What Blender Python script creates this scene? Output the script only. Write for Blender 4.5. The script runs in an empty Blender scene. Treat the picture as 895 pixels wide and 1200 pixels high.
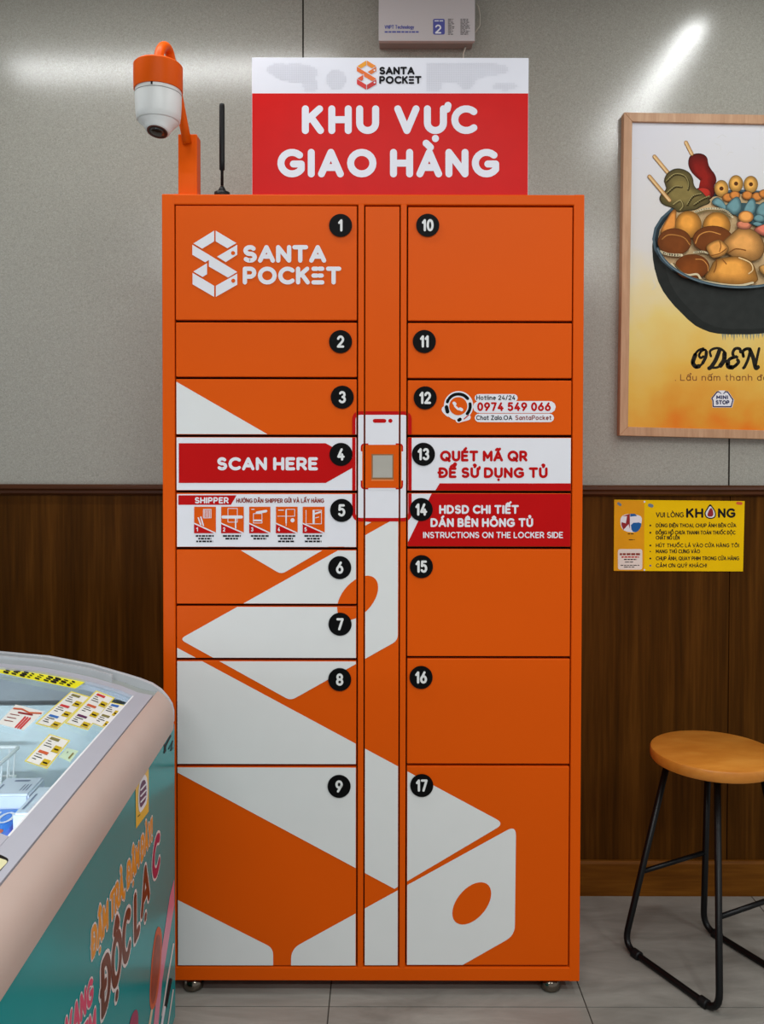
import bpy, bmesh, math, random, unicodedata
from mathutils import Vector, Matrix
random.seed(7)
SC = bpy.context.scene
COL = SC.collection
PI = math.pi

# ------------------------------------------------------------------ camera
F = 1000.0                      # focal length in pixels of the 895 x 1200 frame
XP, YP = 447.5, 551.2           # principal point
PITCH, ROLL = math.radians(1.1), math.radians(0.1)
CAM = Vector((0, 0, 1.318))
FWD = Vector((0, math.cos(PITCH), -math.sin(PITCH)))
R0 = Vector((1, 0, 0)); U0 = Vector((0, math.sin(PITCH), math.cos(PITCH)))
RT = math.cos(ROLL) * R0 + math.sin(ROLL) * U0
UP = -math.sin(ROLL) * R0 + math.cos(ROLL) * U0
cd = bpy.data.cameras.new('camera'); cam = bpy.data.objects.new('camera', cd); COL.objects.link(cam)
cd.sensor_fit = 'VERTICAL'; cd.sensor_height = 36.0; cd.lens = 36.0 * F / 1200.0
cd.shift_y = -(600 - YP) / 1200.0; cd.clip_start = 0.02
cam.matrix_world = Matrix(((RT.x, UP.x, -FWD.x, CAM.x), (RT.y, UP.y, -FWD.y, CAM.y), (RT.z, UP.z, -FWD.z, CAM.z), (0, 0, 0, 1)))
SC.camera = cam

# ------------------------------------------------------------------ light and exposure
SC.view_settings.view_transform = 'Standard'; SC.view_settings.look = 'None'
SC.view_settings.gamma = 1.0; SC.view_settings.use_curve_mapping = False
SC.view_settings.exposure = 0.08
W = bpy.data.worlds.new('shop_ambient'); SC.world = W; W.use_nodes = True
W.node_tree.nodes['Background'].inputs[0].default_value = (0.98, 0.99, 1.0, 1)
W.node_tree.nodes['Background'].inputs[1].default_value = 0.42
def tube_or_fill_lamp(name, x, y, z, sx, sy, watts, col=(0.98, 1.0, 1.0)):
    l = bpy.data.lights.new(name, 'AREA'); l.shape = 'RECTANGLE'; l.size = sx; l.size_y = sy
    l.energy = watts; l.color = col
    o = bpy.data.objects.new(name, l); COL.objects.link(o); o.location = (x, y, z)
    return o
tube_or_fill_lamp('ceiling_tube_or_fill_light', -0.78, 1.86, 2.76, 1.22, 0.05, 10)
tube_or_fill_lamp('ceiling_tube_or_fill_light', 1.06, 1.60, 2.76, 0.05, 1.20, 9)
tube_or_fill_lamp('ceiling_tube_or_fill_light', 0.1, 0.1, 2.80, 1.25, 0.12, 25)
tube_or_fill_lamp('ceiling_tube_or_fill_light', -1.0, -1.2, 2.80, 1.25, 0.25, 30)
tube_or_fill_lamp('ceiling_tube_or_fill_light', 2.3, 0.4, 2.80, 0.12, 1.25, 22)  # added lamp that brightens the freezer side; no fixture known there
tube_or_fill_lamp('ceiling_tube_or_fill_light', 1.2, -1.2, 2.80, 1.25, 0.25, 26)

# ------------------------------------------------------------------ measuring: photo point -> point on a real plane
def ray(px, py):
    return FWD + RT * ((px - XP) / F) + UP * ((YP - py) / F)
def onY(px, py, Y):
    d = ray(px, py); return CAM + d * (Y / d.y)
def onZ(px, py, Z):
    d = ray(px, py); return CAM + d * ((Z - CAM.z) / d.z)

YF = 2.053        # locker front
YW = 2.545        # back wall

# ------------------------------------------------------------------ materials
def lin(c):
    o = []
    for v in c:
        v /= 255.0
        o.append(v / 12.92 if v <= 0.04045 else ((v + 0.055) / 1.055) ** 2.4)
    return (*o, 1)
MATS = {}
def mat(name, rgb, rough=0.5, spec=0.5, metal=0.0, var=0.04, scale=14.0, bump=0.0, bscale=300.0, emit=0.0, coat=0.0):
    if name in MATS: return MATS[name]
    m = bpy.data.materials.new(name); m.use_nodes = True; nt = m.node_tree; b = nt.nodes['Principled BSDF']
    c = lin(rgb)
    tc = nt.nodes.new('ShaderNodeTexCoord')
    n = nt.nodes.new('ShaderNodeTexNoise'); n.inputs['Scale'].default_value = scale; n.inputs['Detail'].default_value = 3
    nt.links.new(tc.outputs['Object'], n.inputs['Vector'])
    r = nt.nodes.new('ShaderNodeValToRGB')
    r.color_ramp.elements[0].position = 0.3; r.color_ramp.elements[1].position = 0.7
    r.color_ramp.elements[0].color = (*[x * (1 - var) for x in c[:3]], 1)
    r.color_ramp.elements[1].color = (*[min(1, x * (1 + var)) for x in c[:3]], 1)
    nt.links.new(n.outputs['Fac'], r.inputs['Fac']); nt.links.new(r.outputs['Color'], b.inputs['Base Color'])
    b.inputs['Roughness'].default_value = rough; b.inputs['Specular IOR Level'].default_value = spec
    b.inputs['Metallic'].default_value = metal; b.inputs['Coat Weight'].default_value = coat
    if bump:
        n2 = nt.nodes.new('ShaderNodeTexNoise'); n2.inputs['Scale'].default_value = bscale; n2.inputs['Detail'].default_value = 2
        nt.links.new(tc.outputs['Object'], n2.inputs['Vector'])
        bp = nt.nodes.new('ShaderNodeBump'); bp.inputs['Strength'].default_value = bump; bp.inputs['Distance'].default_value = 0.002
        nt.links.new(n2.outputs['Fac'], bp.inputs['Height']); nt.links.new(bp.outputs['Normal'], b.inputs['Normal'])
    if emit:
        b.inputs['Emission Color'].default_value = c; b.inputs['Emission Strength'].default_value = emit
    MATS[name] = m; return m
def wood(name, dark, mid, light, axis='Z', freq=18.0, stretch=0.05, rough=0.45, spec=0.4, bump=0.15, fine=6.0):
    m = bpy.data.materials.new(name); m.use_nodes = True; nt = m.node_tree; b = nt.nodes['Principled BSDF']
    tc = nt.nodes.new('ShaderNodeTexCoord'); mp = nt.nodes.new('ShaderNodeMapping')
    s = [1, 1, 1]; s['XYZ'.index(axis)] = stretch; mp.inputs['Scale'].default_value = s
    nt.links.new(tc.outputs['Object'], mp.inputs['Vector'])
    n = nt.nodes.new('ShaderNodeTexNoise'); n.inputs['Scale'].default_value = freq; n.inputs['Detail'].default_value = 8
    n.inputs['Roughness'].default_value = 0.62; n.inputs['Distortion'].default_value = 0.6
    n2 = nt.nodes.new('ShaderNodeTexNoise'); n2.inputs['Scale'].default_value = freq * fine; n2.inputs['Detail'].default_value = 4
    for k in (n, n2): nt.links.new(mp.outputs['Vector'], k.inputs['Vector'])
    mx = nt.nodes.new('ShaderNodeMath'); mx.operation = 'MULTIPLY_ADD'; mx.inputs[1].default_value = 0.35
    sub = nt.nodes.new('ShaderNodeMath'); sub.operation = 'MULTIPLY'; sub.inputs[1].default_value = 0.65
    nt.links.new(n.outputs['Fac'], sub.inputs[0]); nt.links.new(n2.outputs['Fac'], mx.inputs[0]); nt.links.new(sub.outputs[0], mx.inputs[2])
    r = nt.nodes.new('ShaderNodeValToRGB'); e = r.color_ramp.elements
    e[0].position = 0.33; e[0].color = lin(dark); e[1].position = 0.68; e[1].color = lin(light)
    k = e.new(0.5); k.color = lin(mid)
    nt.links.new(mx.outputs[0], r.inputs['Fac']); nt.links.new(r.outputs['Color'], b.inputs['Base Color'])
    b.inputs['Roughness'].default_value = rough; b.inputs['Specular IOR Level'].default_value = spec
    bp = nt.nodes.new('ShaderNodeBump'); bp.inputs['Strength'].default_value = bump; bp.inputs['Distance'].default_value = 0.001
    nt.links.new(mx.outputs[0], bp.inputs['Height']); nt.links.new(bp.outputs['Normal'], b.inputs['Normal'])
    MATS[name] = m; return m
def glass(name, tint=(0.86, 0.9, 0.92), rough=0.03, ior=1.45):
    m = bpy.data.materials.new(name); m.use_nodes = True; nt = m.node_tree; nt.nodes.clear()
    o = nt.nodes.new('ShaderNodeOutputMaterial'); mx = nt.nodes.new('ShaderNodeMixShader')
    t = nt.nodes.new('ShaderNodeBsdfTransparent'); t.inputs[0].default_value = (*tint, 1)
    g = nt.nodes.new('ShaderNodeBsdfGlossy'); g.inputs['Roughness'].default_value = rough
    f = nt.nodes.new('ShaderNodeLayerWeight'); f.inputs[0].default_value = .5
    pw = nt.nodes.new('ShaderNodeMath'); pw.operation = 'POWER'; pw.inputs[1].default_value = 5.0
    ma = nt.nodes.new('ShaderNodeMath'); ma.operation = 'MULTIPLY_ADD'; ma.inputs[1].default_value = .9; ma.inputs[2].default_value = .035
    nt.links.new(f.outputs['Facing'], pw.inputs[0]); nt.links.new(pw.outputs[0], ma.inputs[0]); nt.links.new(ma.outputs[0], mx.inputs[0]); nt.links.new(t.outputs[0], mx.inputs[1]); nt.links.new(g.outputs[0], mx.inputs[2])
    nt.links.new(mx.outputs[0], o.inputs[0]); MATS[name] = m; return m

ORANGE = mat('orange_powder_coat', (226, 88, 2), 0.4, 0.12, var=0.02, scale=3, bump=0.05, bscale=900)
PWHITE = mat('white_vinyl_print', (228, 229, 228), 0.45, 0.2, var=0.01)
SWHITE = mat('white_sticker', (232, 232, 238), 0.4, 0.2, var=0.01)
RED = mat('red_vinyl_print', (192, 8, 10), 0.4, 0.12, var=0.02)
SIGNRED = mat('sign_red', (212, 20, 18), 0.35, 0.12, var=0.03)
SIGNWHITE = mat('sign_white', (234, 234, 243), 0.35, 0.2, var=0.01)
BLACK = mat('black_print', (12, 12, 13), 0.45, 0.08)
INK = mat('dark_ink', (30, 28, 32), 0.5, 0.08)
BROWNRED = mat('brown_red_ink', (140, 50, 35), 0.5, 0.3)
GAPSHADE = mat('painted_gap_shade', (40, 14, 4), 0.8, 0.2)  # orange in shadow, painted dark for the gaps around the doors
CHROME = mat('polished_metal', (120, 111, 100), 0.18, 0.5, 1.0, var=0.02)
BLKPLASTIC = mat('black_plastic', (20, 20, 21), 0.42, 0.2)
BLKMETAL = mat('black_painted_steel', (12, 12, 13), 0.35, 0.25, bump=0.04)
CAMWHITE = mat('white_plastic', (226, 228, 226), 0.35, 0.5, var=0.01)

# ------------------------------------------------------------------ objects
WL = {}
def tag(o, label=None, cat=None, group=None, kind=None):
    if label: o['label'] = label
    if cat: o['category'] = cat
    if group: o['group'] = group
    if kind: o['kind'] = kind
    return o
def thing(name, loc, label, cat, group=None):
    o = bpy.data.objects.new(name, None); COL.objects.link(o); o.location = loc
    o.empty_display_size = 0.05; WL[o.name] = Vector(loc)
    return tag(o, label, cat, group)
def obj(name, bm, mats, parent=None, smooth=False, base=False, flat=False):
    """link a bmesh given in world coordinates as one mesh object with its own origin"""
    if not isinstance(mats, (list, tuple)): mats = [mats]
    lo = Vector((1e9,) * 3); hi = -lo
    for v in bm.verts:
        for i in range(3):
            lo[i] = min(lo[i], v.co[i]); hi[i] = max(hi[i], v.co[i])
    c = (lo + hi) / 2
    if base: c.z = lo.z
    for v in bm.verts: v.co -= c
    if not flat: bmesh.ops.recalc_face_normals(bm, faces=bm.faces[:])
    if smooth:
        for f in bm.faces: f.smooth = True
    me = bpy.data.meshes.new(name); bm.to_mesh(me); bm.free()
    for m in mats: me.materials.append(m)
    o = bpy.data.objects.new(name, me); COL.objects.link(o)
    p = WL[parent.name] if parent else Vector((0, 0, 0))
    o.location = c - p; o.parent = parent; WL[o.name] = c
    return o
def autosmooth(o, ang=40):
    me = o.data
    for p in me.polygons: p.use_smooth = True
    try: me.set_sharp_from_angle(angle=math.radians(ang))
    except Exception: pass
    return o

def box(bm, x0, x1, y0, y1, z0, z1, bevel=0.0, seg=2, mi=0):
    vs = [bm.verts.new((x, y, z)) for x in (x0, x1) for y in (y0, y1) for z in (z0, z1)]
    idx = [(0, 1, 3, 2), (4, 6, 7, 5), (0, 4, 5, 1), (2, 3, 7, 6), (0, 2, 6, 4), (1, 5, 7, 3)]
    fs = [bm.faces.new([vs[i] for i in q]) for q in idx]
    for f in fs: f.material_index = mi
    if bevel:
        es = list({e for f in fs for e in f.edges})
        r = bmesh.ops.bevel(bm, geom=es, offset=bevel, segments=seg, affect='EDGES', profile=0.5)
        for f in r['faces']: f.material_index = mi
def hexa(bm, pts, mi=0):
    """box from 8 points: front quad then back quad (same order)"""
    v = [bm.verts.new(p) for p in pts]
    for q in ((0, 1, 2, 3), (7, 6, 5, 4), (0, 4, 5, 1), (1, 5, 6, 2), (2, 6, 7, 3), (3, 7, 4, 0)):
        f = bm.faces.new([v[i] for i in q]); f.material_index = mi
def rings(bm, rs, cap0=True, cap1=True, mi=0):
    """skin closed rings of equal length"""
    vr = [[bm.verts.new(p) for p in r] for r in rs]
    n = len(vr[0])
    for a, b in zip(vr, vr[1:]):
        for i in range(n):
            f = bm.faces.new((a[i], a[(i + 1) % n], b[(i + 1) % n], b[i])); f.material_index = mi
    if cap0: bm.faces.new(vr[0][::-1]).material_index = mi
    if cap1: bm.faces.new(vr[-1]).material_index = mi
def lathe(bm, prof, c, n=40, axis=Vector((0, 0, 1)), cap0=True, cap1=True, mi=0):
    a = Vector(axis).normalized(); u = a.orthogonal().normalized(); v = a.cross(u); c = Vector(c)
    rings(bm, [[c + a * h + (u * math.cos(2 * PI * k / n) + v * math.sin(2 * PI * k / n)) * max(r, 1e-5) for k in range(n)] for r, h in prof], cap0, cap1, mi)
def fillet(pts, r, n=6):
    pts = [Vector(p) for p in pts]; out = [pts[0]]
    for a, b, c in zip(pts, pts[1:], pts[2:]):
        d1 = (a - b); d2 = (c - b); rr = min(r, d1.length * .45, d2.length * .45)
        p = b + d1.normalized() * rr; q = b + d2.normalized() * rr
        for k in range(n + 1):
            t = k / n; out.append(p * (1 - t) ** 2 + b * 2 * t * (1 - t) + q * t * t)
    out.append(pts[-1]); return out
def tube(bm, pts, r, n=12, mi=0):
    pts = [Vector(p) for p in pts]; rs = []
    t0 = (pts[1] - pts[0]).normalized(); u = t0.orthogonal().normalized()
    for i, p in enumerate(pts):
        t = (pts[min(i + 1, len(pts) - 1)] - pts[max(i - 1, 0)]).normalized()
        u = (u - t * u.dot(t)).normalized(); v = t.cross(u)
        rs.append([p + (u * math.cos(2 * PI * k / n) + v * math.sin(2 * PI * k / n)) * r for k in range(n)])
    rings(bm, rs, mi=mi)

# ------------------------------------------------------------------ lettering: a stroke alphabet with round ends
def arc(cx, cy, rx, ry, a0, a1, n=12):
    return [(cx + rx * math.cos(math.radians(a0 + (a1 - a0) * k / n)), cy + ry * math.sin(math.radians(a0 + (a1 - a0) * k / n))) for k in range(n + 1)]
def full(cx, cy, rx, ry): return arc(cx, cy, rx, ry, 0, 360, 20)
G = {
 'A': (.84, [[(0, 0), (.42, 1), (.84, 0)], [(.14, .3), (.70, .3)]]),
 'B': (.66, [[(.36, .53), (0, .53), (0, 1), (.34, 1)] + arc(.34, .765, .25, .235, 90, -90), [(0, .53), (0, 0), (.38, 0)] + arc(.38, .265, .28, .265, -90, 90)]),
 'C': (.82, [arc(.5, .5, .5, .5, 48, 312, 16)]),
 'D': (.78, [[(.3, 0), (0, 0), (0, 1), (.3, 1)] + arc(.3, .5, .48, .5, 90, -90, 14)]),
 'E': (.58, [[(.58, 1), (0, 1), (0, 0), (.58, 0)], [(0, .52), (.5, .52)]]),
 'F': (.56, [[(.56, 1), (0, 1), (0, 0)], [(0, .52), (.48, .52)]]),
 'G': (.9, [arc(.5, .5, .5, .5, 48, 325, 16) + [(.91, .46), (.56, .46)]]),
 'H': (.72, [[(0, 0), (0, 1)], [(.72, 0), (.72, 1)], [(0, .5), (.72, .5)]]),
 'I': (.0, [[(0, 0), (0, 1)]]),
 'K': (.66, [[(0, 0), (0, 1)], [(.62, 1), (.02, .42)], [(.24, .62), (.66, 0)]]),
 'L': (.54, [[(0, 1), (0, 0), (.54, 0)]]),
 'M': (.86, [[(0, 0), (0, 1), (.43, .3), (.86, 1), (.86, 0)]]),
 'N': (.72, [[(0, 0), (0, 1), (.72, 0), (.72, 1)]]),
 'O': (1.0, [full(.5, .5, .5, .5)]),
 'P': (.64, [[(0, 0), (0, 1), (.36, 1)] + arc(.36, .71, .28, .29, 90, -90) + [(0, .42)]]),
 'Q': (1.0, [full(.5, .5, .5, .5), [(.62, .26), (.95, -.08)]]),
 'R': (.66, [[(0, 0), (0, 1), (.36, 1)] + arc(.36, .71, .28, .29, 90, -90) + [(0, .42)], [(.34, .42), (.66, 0)]]),
 'S': (.64, [arc(.32, .75, .29, .25, 35, 262, 12) + arc(.32, .255, .32, .255, 82, -145, 12)]),
 'T': (.76, [[(0, 1), (.76, 1)], [(.38, 1), (.38, 0)]]),
 'U': (.7, [[(0, 1), (0, .35)] + arc(.35, .35, .35, .35, 180, 360) + [(.7, 1)]]),
 'V': (.8, [[(0, 1), (.4, 0), (.8, 1)]]),
 'X': (.7, [[(0, 0), (.7, 1)], [(0, 1), (.7, 0)]]),
 'Y': (.74, [[(0, 1), (.37, .45), (.74, 1)], [(.37, .45), (.37, 0)]]),
 'Z': (.64, [[(0, 1), (.64, 1), (0, 0), (.64, 0)]]),
 '0': (.62, [full(.31, .5, .31, .5)]),
 '1': (.24, [[(0, .76), (.24, 1), (.24, 0)]]),
 '2': (.6, [arc(.3, .71, .29, .29, 165, -35) + [(0, 0), (.6, 0)]]),
 '3': (.58, [arc(.28, .755, .26, .245, 150, -80), arc(.28, .265, .3, .265, 80, -150)]),
 '4': (.64, [[(.4, 1), (0, .27), (.64, .27)], [(.46, .5), (.46, 0)]]),
 '5': (.58, [[(.52, 1), (.08, 1), (.04, .56)] + arc(.27, .32, .31, .32, 125, -145)]),
 '6': (.62, [[(.44, 1), (.06, .45)], full(.31, .31, .31, .31)]),
 '7': (.58, [[(0, 1), (.58, 1), (.2, 0)]]),
 '8': (.6, [full(.3, .76, .26, .24), full(.3, .26, .3, .26)]),
 '9': (.62, [full(.31, .69, .31, .31), [(.56, .55), (.18, 0)]]),
 'a': (.54, [full(.27, .34, .27, .34), [(.54, .68), (.54, 0)]]),
 'c': (.52, [arc(.3, .34, .3, .34, 45, 315)]),
 'd': (.54, [full(.27, .34, .27, .34), [(.54, 1), (.54, 0)]]),
 'e': (.58, [[(.02, .36), (.58, .36)] + arc(.3, .34, .28, .34, 0, 310)]),
 'g': (.54, [full(.27, .34, .27, .34), [(.54, .68), (.54, -.1)] + arc(.27, -.1, .27, .2, 0, -150)]),
 'h': (.52, [[(0, 1), (0, 0)], arc(.26, .42, .26, .26, 180, 0) + [(.52, 0)]]),
 'i': (.0, [[(0, .68), (0, 0)], [(0, .95), (0, .96)]]),
 'k': (.5, [[(0, 1), (0, 0)], [(.46, .66), (.04, .3)], [(.18, .42), (.5, 0)]]),
 'l': (.0, [[(0, 1), (0, 0)]]),
 'm': (.84, [[(0, .68), (0, 0)], arc(.21, .45, .21, .23, 180, 0) + [(.42, 0)], arc(.63, .45, .21, .23, 180, 0) + [(.84, 0)]]),
 'n': (.52, [[(0, .68), (0, 0)], arc(.26, .42, .26, .26, 180, 0) + [(.52, 0)]]),
 'o': (.6, [full(.3, .34, .3, .34)]),
 't': (.38, [[(.16, .95), (.16, .14)] + arc(.3, .14, .14, .14, 180, 290), [(0, .68), (.36, .68)]]),
 'u': (.52, [[(0, .68), (0, .26)] + arc(.26, .26, .26, .26, 180, 360) + [(.52, .68)], [(.52, .3), (.52, 0)]]),
 'y': (.54, [[(0, .68), (.27, 0)], [(.54, .68), (.16, -.28)]]),
 '.': (.0, [[(0, 0), (0, .01)]]), ',': (.06, [[(.06, .02), (0, -.16)]]), '/': (.4, [[(0, -.05), (.4, 1.05)]]),
 '!': (.0, [[(0, 1), (0, .34)], [(0, 0), (0, .01)]]), '-': (.3, [[(0, .42), (.3, .42)]]), '·': (.0, [[(0, .42), (0, .43)]]),
 # the stacked three-bar E of the locker maker's wordmark
 '≡': (.6, [[(0, 1), (.22, 1)], [(.4, 1), (.6, 1)], [(0, .5), (.22, .5)], [(.4, .5), (.56, .5)], [(0, 0), (.6, 0)]]),
}
def layout(s, w, gap):
    """strokes of a line of text, cap height 1 including the stroke width w"""
    h = 1 - w; x = w / 2; out = []
    for ch in s:
        if ch == ' ': x += .42 * h + gap * .3; continue
        dec = unicodedata.normalize('NFD', ch); b = dec[0]; marks = dec[1:]
        bar = None
        if b == 'Đ': b = 'D'; bar = [(-.14, .5), (.3, .5)]
        if b == 'đ': b = 'd'; bar = [(.34, .86), (.72, .86)]
        gw, st = G[b]; st = list(st)
        if bar: st.append(bar)
        t = 1.0 if (b.isupper() or b.isdigit()) else .68
        c = gw / 2; e = w * .75
        circ = '\u0302' in marks or '\u0306' in marks
        for m in marks:
            dy, dx = (.14, .26) if circ else (0, 0)
            if m == '\u0302': st.append([(c - .2, t + e + .05), (c, t + e + .22), (c + .2, t + e + .05)])
            if m == '\u0306': st.append(arc(c, t + e + .22, .2, .16, 190, 350, 6))
            if m == '\u0301': st.append([(c - .05 + dx, t + e + .05 + dy), (c + .14 + dx, t + e + .24 + dy)])
            if m == '\u0300': st.append([(c + .05 + dx, t + e + .05 + dy), (c - .14 + dx, t + e + .24 + dy)])
            if m == '\u0309': st.append(arc(c + dx, t + e + .2 + dy, .09, .09, 150, -60, 6) + [(c + dx, t + e + .03 + dy)])
            if m == '\u0303': st.append([(c - .22, t + e + .06), (c - .1, t + e + .17), (c + .08, t + e + .07), (c + .2, t + e + .18)])
            if m == '\u0323': st.append([(c, -.18 - e), (c, -.19 - e)])
            if m == '\u031b': st.append([(gw, t - .06), (gw + .16, t - .02), (gw + .2, t + .16)])
        for p in st: out.append([(x + a * h, w / 2 + b2 * h) for a, b2 in p])
        x += gw * h + w + gap
    return out, x - gap - w / 2

class Print:
    """flat printed layers on a real surface; points are measured on the photo and carried to the surface by fn(px,py,lift)"""
    def __init__(s, fn): s.fn = fn; s.bm = bmesh.new(); s.mats = []; s.clip = None; s.k = 0; s.inc = (24, .025)
    def mi(s, m):
        if m not in s.mats: s.mats.append(m)
        return s.mats.index(m)
    def poly(s, pts, m, layer=1):
        s.k = (s.k + 1) % s.inc[0]; layer = layer + s.k * s.inc[1]      # never two faces in one plane
        P = [s.fn(x, y, layer) for x, y in pts]
        if s.clip: P = clip_rect(P, *s.clip)
        if len(P) < 3: return
        f = s.bm.faces.new([s.bm.verts.new(p) for p in P]); f.material_index = s.mi(m)
    def disc(s, x, y, rx, m, layer=1, ry=None, phi=0, n=36):
        ry = ry or rx
        s.poly([(x + rx * math.cos(2 * PI * k / n), y - ry * math.sin(2 * PI * k / n + phi)) for k in range(n)], m, layer)
    def line(s, pts, w, m, layer=1, n=10):
        r = w / 2
        for a, b in zip(pts, pts[1:]):
            dx, dy = b[0] - a[0], b[1] - a[1]; L = math.hypot(dx, dy)
            if L < 1e-6: continue
            nx, ny = -dy / L * r, dx / L * r
            s.poly([(a[0] + nx, a[1] + ny), (b[0] + nx, b[1] + ny), (b[0] - nx, b[1] - ny), (a[0] - nx, a[1] - ny)], m, layer)
        for p in pts: s.disc(p[0], p[1], r, m, layer, n=n)
    def text(s, t, x0, x1, y, cap, w, m, layer=1, gap=.12, n=10, x0b=None, slant=0.0, rise=0.0):
        """fit a line of text between x0 and x1 with its baseline at y; rise lifts the right end"""
        st, tot = layout(t, w, gap); k = (x1 - x0) / tot
        for p in st:
            q = [(x0 + a * k + slant * b * cap, y - b * cap - rise * (a / tot)) for a, b in p]
            s.line(q, w * cap, m, layer, n)
    def rrect(s, x0, x1, y0, y1, r, m, layer=1):
        s.poly(rpoly([(x0, y0), (x1, y0), (x1, y1), (x0, y1)], r), m, layer)
    def done(s, name, parent, label=None):
        if not s.bm.faces: s.bm.free(); return None
        o = obj(name, s.bm, s.mats, parent, flat=True)
        if label: o['label'] = label
        return o
def rpoly(pts, r, only=None, n=6):
    out = []; N = len(pts)
    for i in range(N):
        a, b, c = Vector(pts[i - 1]), Vector(pts[i]), Vector(pts[(i + 1) % N])
        if only is not None and i not in only: out.append(tuple(b)); continue
        d1, d2 = a - b, c - b; rr = min(r, d1.length * .45, d2.length * .45)
        p, q = b + d1.normalized() * rr, b + d2.normalized() * rr
        for k in range(n + 1):
            t = k / n; out.append(tuple(p * (1 - t) ** 2 + b * 2 * t * (1 - t) + q * t * t))
    return out
def clip_rect(P, x0, x1, z0, z1):
    for ax, lim, sg in ((0, x0, 1), (0, x1, -1), (2, z0, 1), (2, z1, -1)):
        Q = []
        for i in range(len(P)):
            a, b = P[i - 1], P[i]; ia = (a[ax] - lim) * sg >= 0; ib = (b[ax] - lim) * sg >= 0
            if ia != ib:
                t = (lim - a[ax]) / (b[ax] - a[ax]); Q.append(a + (b - a) * t)
            if ib: Q.append(b)
        P = Q
        if not P: return []
    return P
def plane_fn(Y, step=0.00035):
    def fn(px, py, layer):
        p = onY(px, py, Y); return Vector((p.x, Y - step * layer, p.z))
    return fn

# ================================================================== THE SETTING
def structure(name, bm, mats): return tag(obj(name, bm, mats), kind='structure')
XS = [-2.77, -1.505, onY(355, 30, YW).x, onY(854, 540, YW).x, 2.30, 3.6]   # panel joints
ZR = onY(448, 568, YW).z                                                   # top of the rail
# wall: speckled laminate with a light embossed grain
m = bpy.data.materials.new('speckled_grey_laminate'); m.use_nodes = True; nt = m.node_tree; b = nt.nodes['Principled BSDF']
tc = nt.nodes.new('ShaderNodeTexCoord')
n1 = nt.nodes.new('ShaderNodeTexNoise'); n1.inputs['Scale'].default_value = 210; n1.inputs['Detail'].default_value = 6; n1.inputs['Distortion'].default_value = 1.5
n2 = nt.nodes.new('ShaderNodeTexNoise'); n2.inputs['Scale'].default_value = 1.6
r1 = nt.nodes.new('ShaderNodeValToRGB'); r1.color_ramp.elements[0].position = .33; r1.color_ramp.elements[1].position = .66
r1.color_ramp.elements[0].color = lin((148, 146, 136)); r1.color_ramp.elements[1].color = lin((172, 170, 160))
nt.links.new(tc.outputs['Object'], n1.inputs['Vector']); nt.links.new(tc.outputs['Object'], n2.inputs['Vector'])
nt.links.new(n1.outputs['Fac'], r1.inputs['Fac']); nt.links.new(r1.outputs['Color'], b.inputs['Base Color'])
b.inputs['Roughness'].default_value = .17; b.inputs['Specular IOR Level'].default_value = .6
bp = nt.nodes.new('ShaderNodeBump'); bp.inputs['Strength'].default_value = .16; bp.inputs['Distance'].default_value = .001
nt.links.new(n1.outputs['Fac'], bp.inputs['Height']); nt.links.new(bp.outputs['Normal'], b.inputs['Normal'])
WALLM = m
SEAM = mat('dark_joint', (38, 34, 28), .8, .1)
bm = bmesh.new()
box(bm, XS[0], XS[-1], YW, YW + .05, -.02, 3.1, 0, 1, 0)
zmid = onY(850, 330, YW).z
for x, z0, z1 in ((XS[1], ZR - .03, 3.1), (XS[2], ZR - .03, 3.1), (XS[3], ZR - .03, zmid), (XS[4], ZR - .03, zmid)):
    box(bm, x - .0022, x + .0022, YW - .0006, YW + .01, z0, z1, 0, 1, 1)
structure('wall_back', bm, [WALLM, SEAM])
WAIN = wood('dark_stained_veneer', (52, 28, 3), (74, 42, 7), (100, 60, 16), 'Z', 16, .04, .5, .06, .1)
RAILM = wood('dark_rail_wood', (56, 27, 8), (74, 38, 14), (94, 52, 22), 'X', 24, .04, .4, .2)
BASEM = wood('baseboard_wood', (90, 50, 8), (112, 66, 14), (132, 82, 24), 'X', 22, .06, .45, .12)
YN = YW - .012
zb1, zb0 = onY(800, 1009, YN - .008).z, 0.0
bm = bmesh.new()
for a, c in zip(XS, XS[1:]): box(bm, a + .0012, c - .0012, YN, YN + .02, .02, ZR - .02, .001, 1)
structure('trim_2', bm, WAIN)
bm = bmesh.new()
zr0 = onY(448, 581, YW - .03).z
prof = [(YW, ZR), (YW - .022, ZR), (YW - .030, ZR - .005), (YW - .032, ZR - .012), (YW - .026, ZR - .018), (YW - .026, ZR - .026), (YW - .018, zr0), (YW, zr0)]
rings(bm, [[(x, y, z) for y, z in prof] for x in (XS[0], XS[-1])])
structure('trim_1', bm, RAILM)
bm = bmesh.new()
prof = [(YN, 0), (YN - .012, 0), (YN - .012, zb1 - .008), (YN - .008, zb1), (YN, zb1)]
rings(bm, [[(x, y, z) for y, z in prof] for x in (XS[0], XS[-1])])
structure('baseboard_back', bm, BASEM)

bm = bmesh.new(); box(bm, XS[0], XS[-1], -3.2, YW + .05, 2.86, 2.92)
structure('ceiling', bm, mat('grey_ceiling_board', (150, 150, 148), .9, .1, var=.02))
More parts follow.
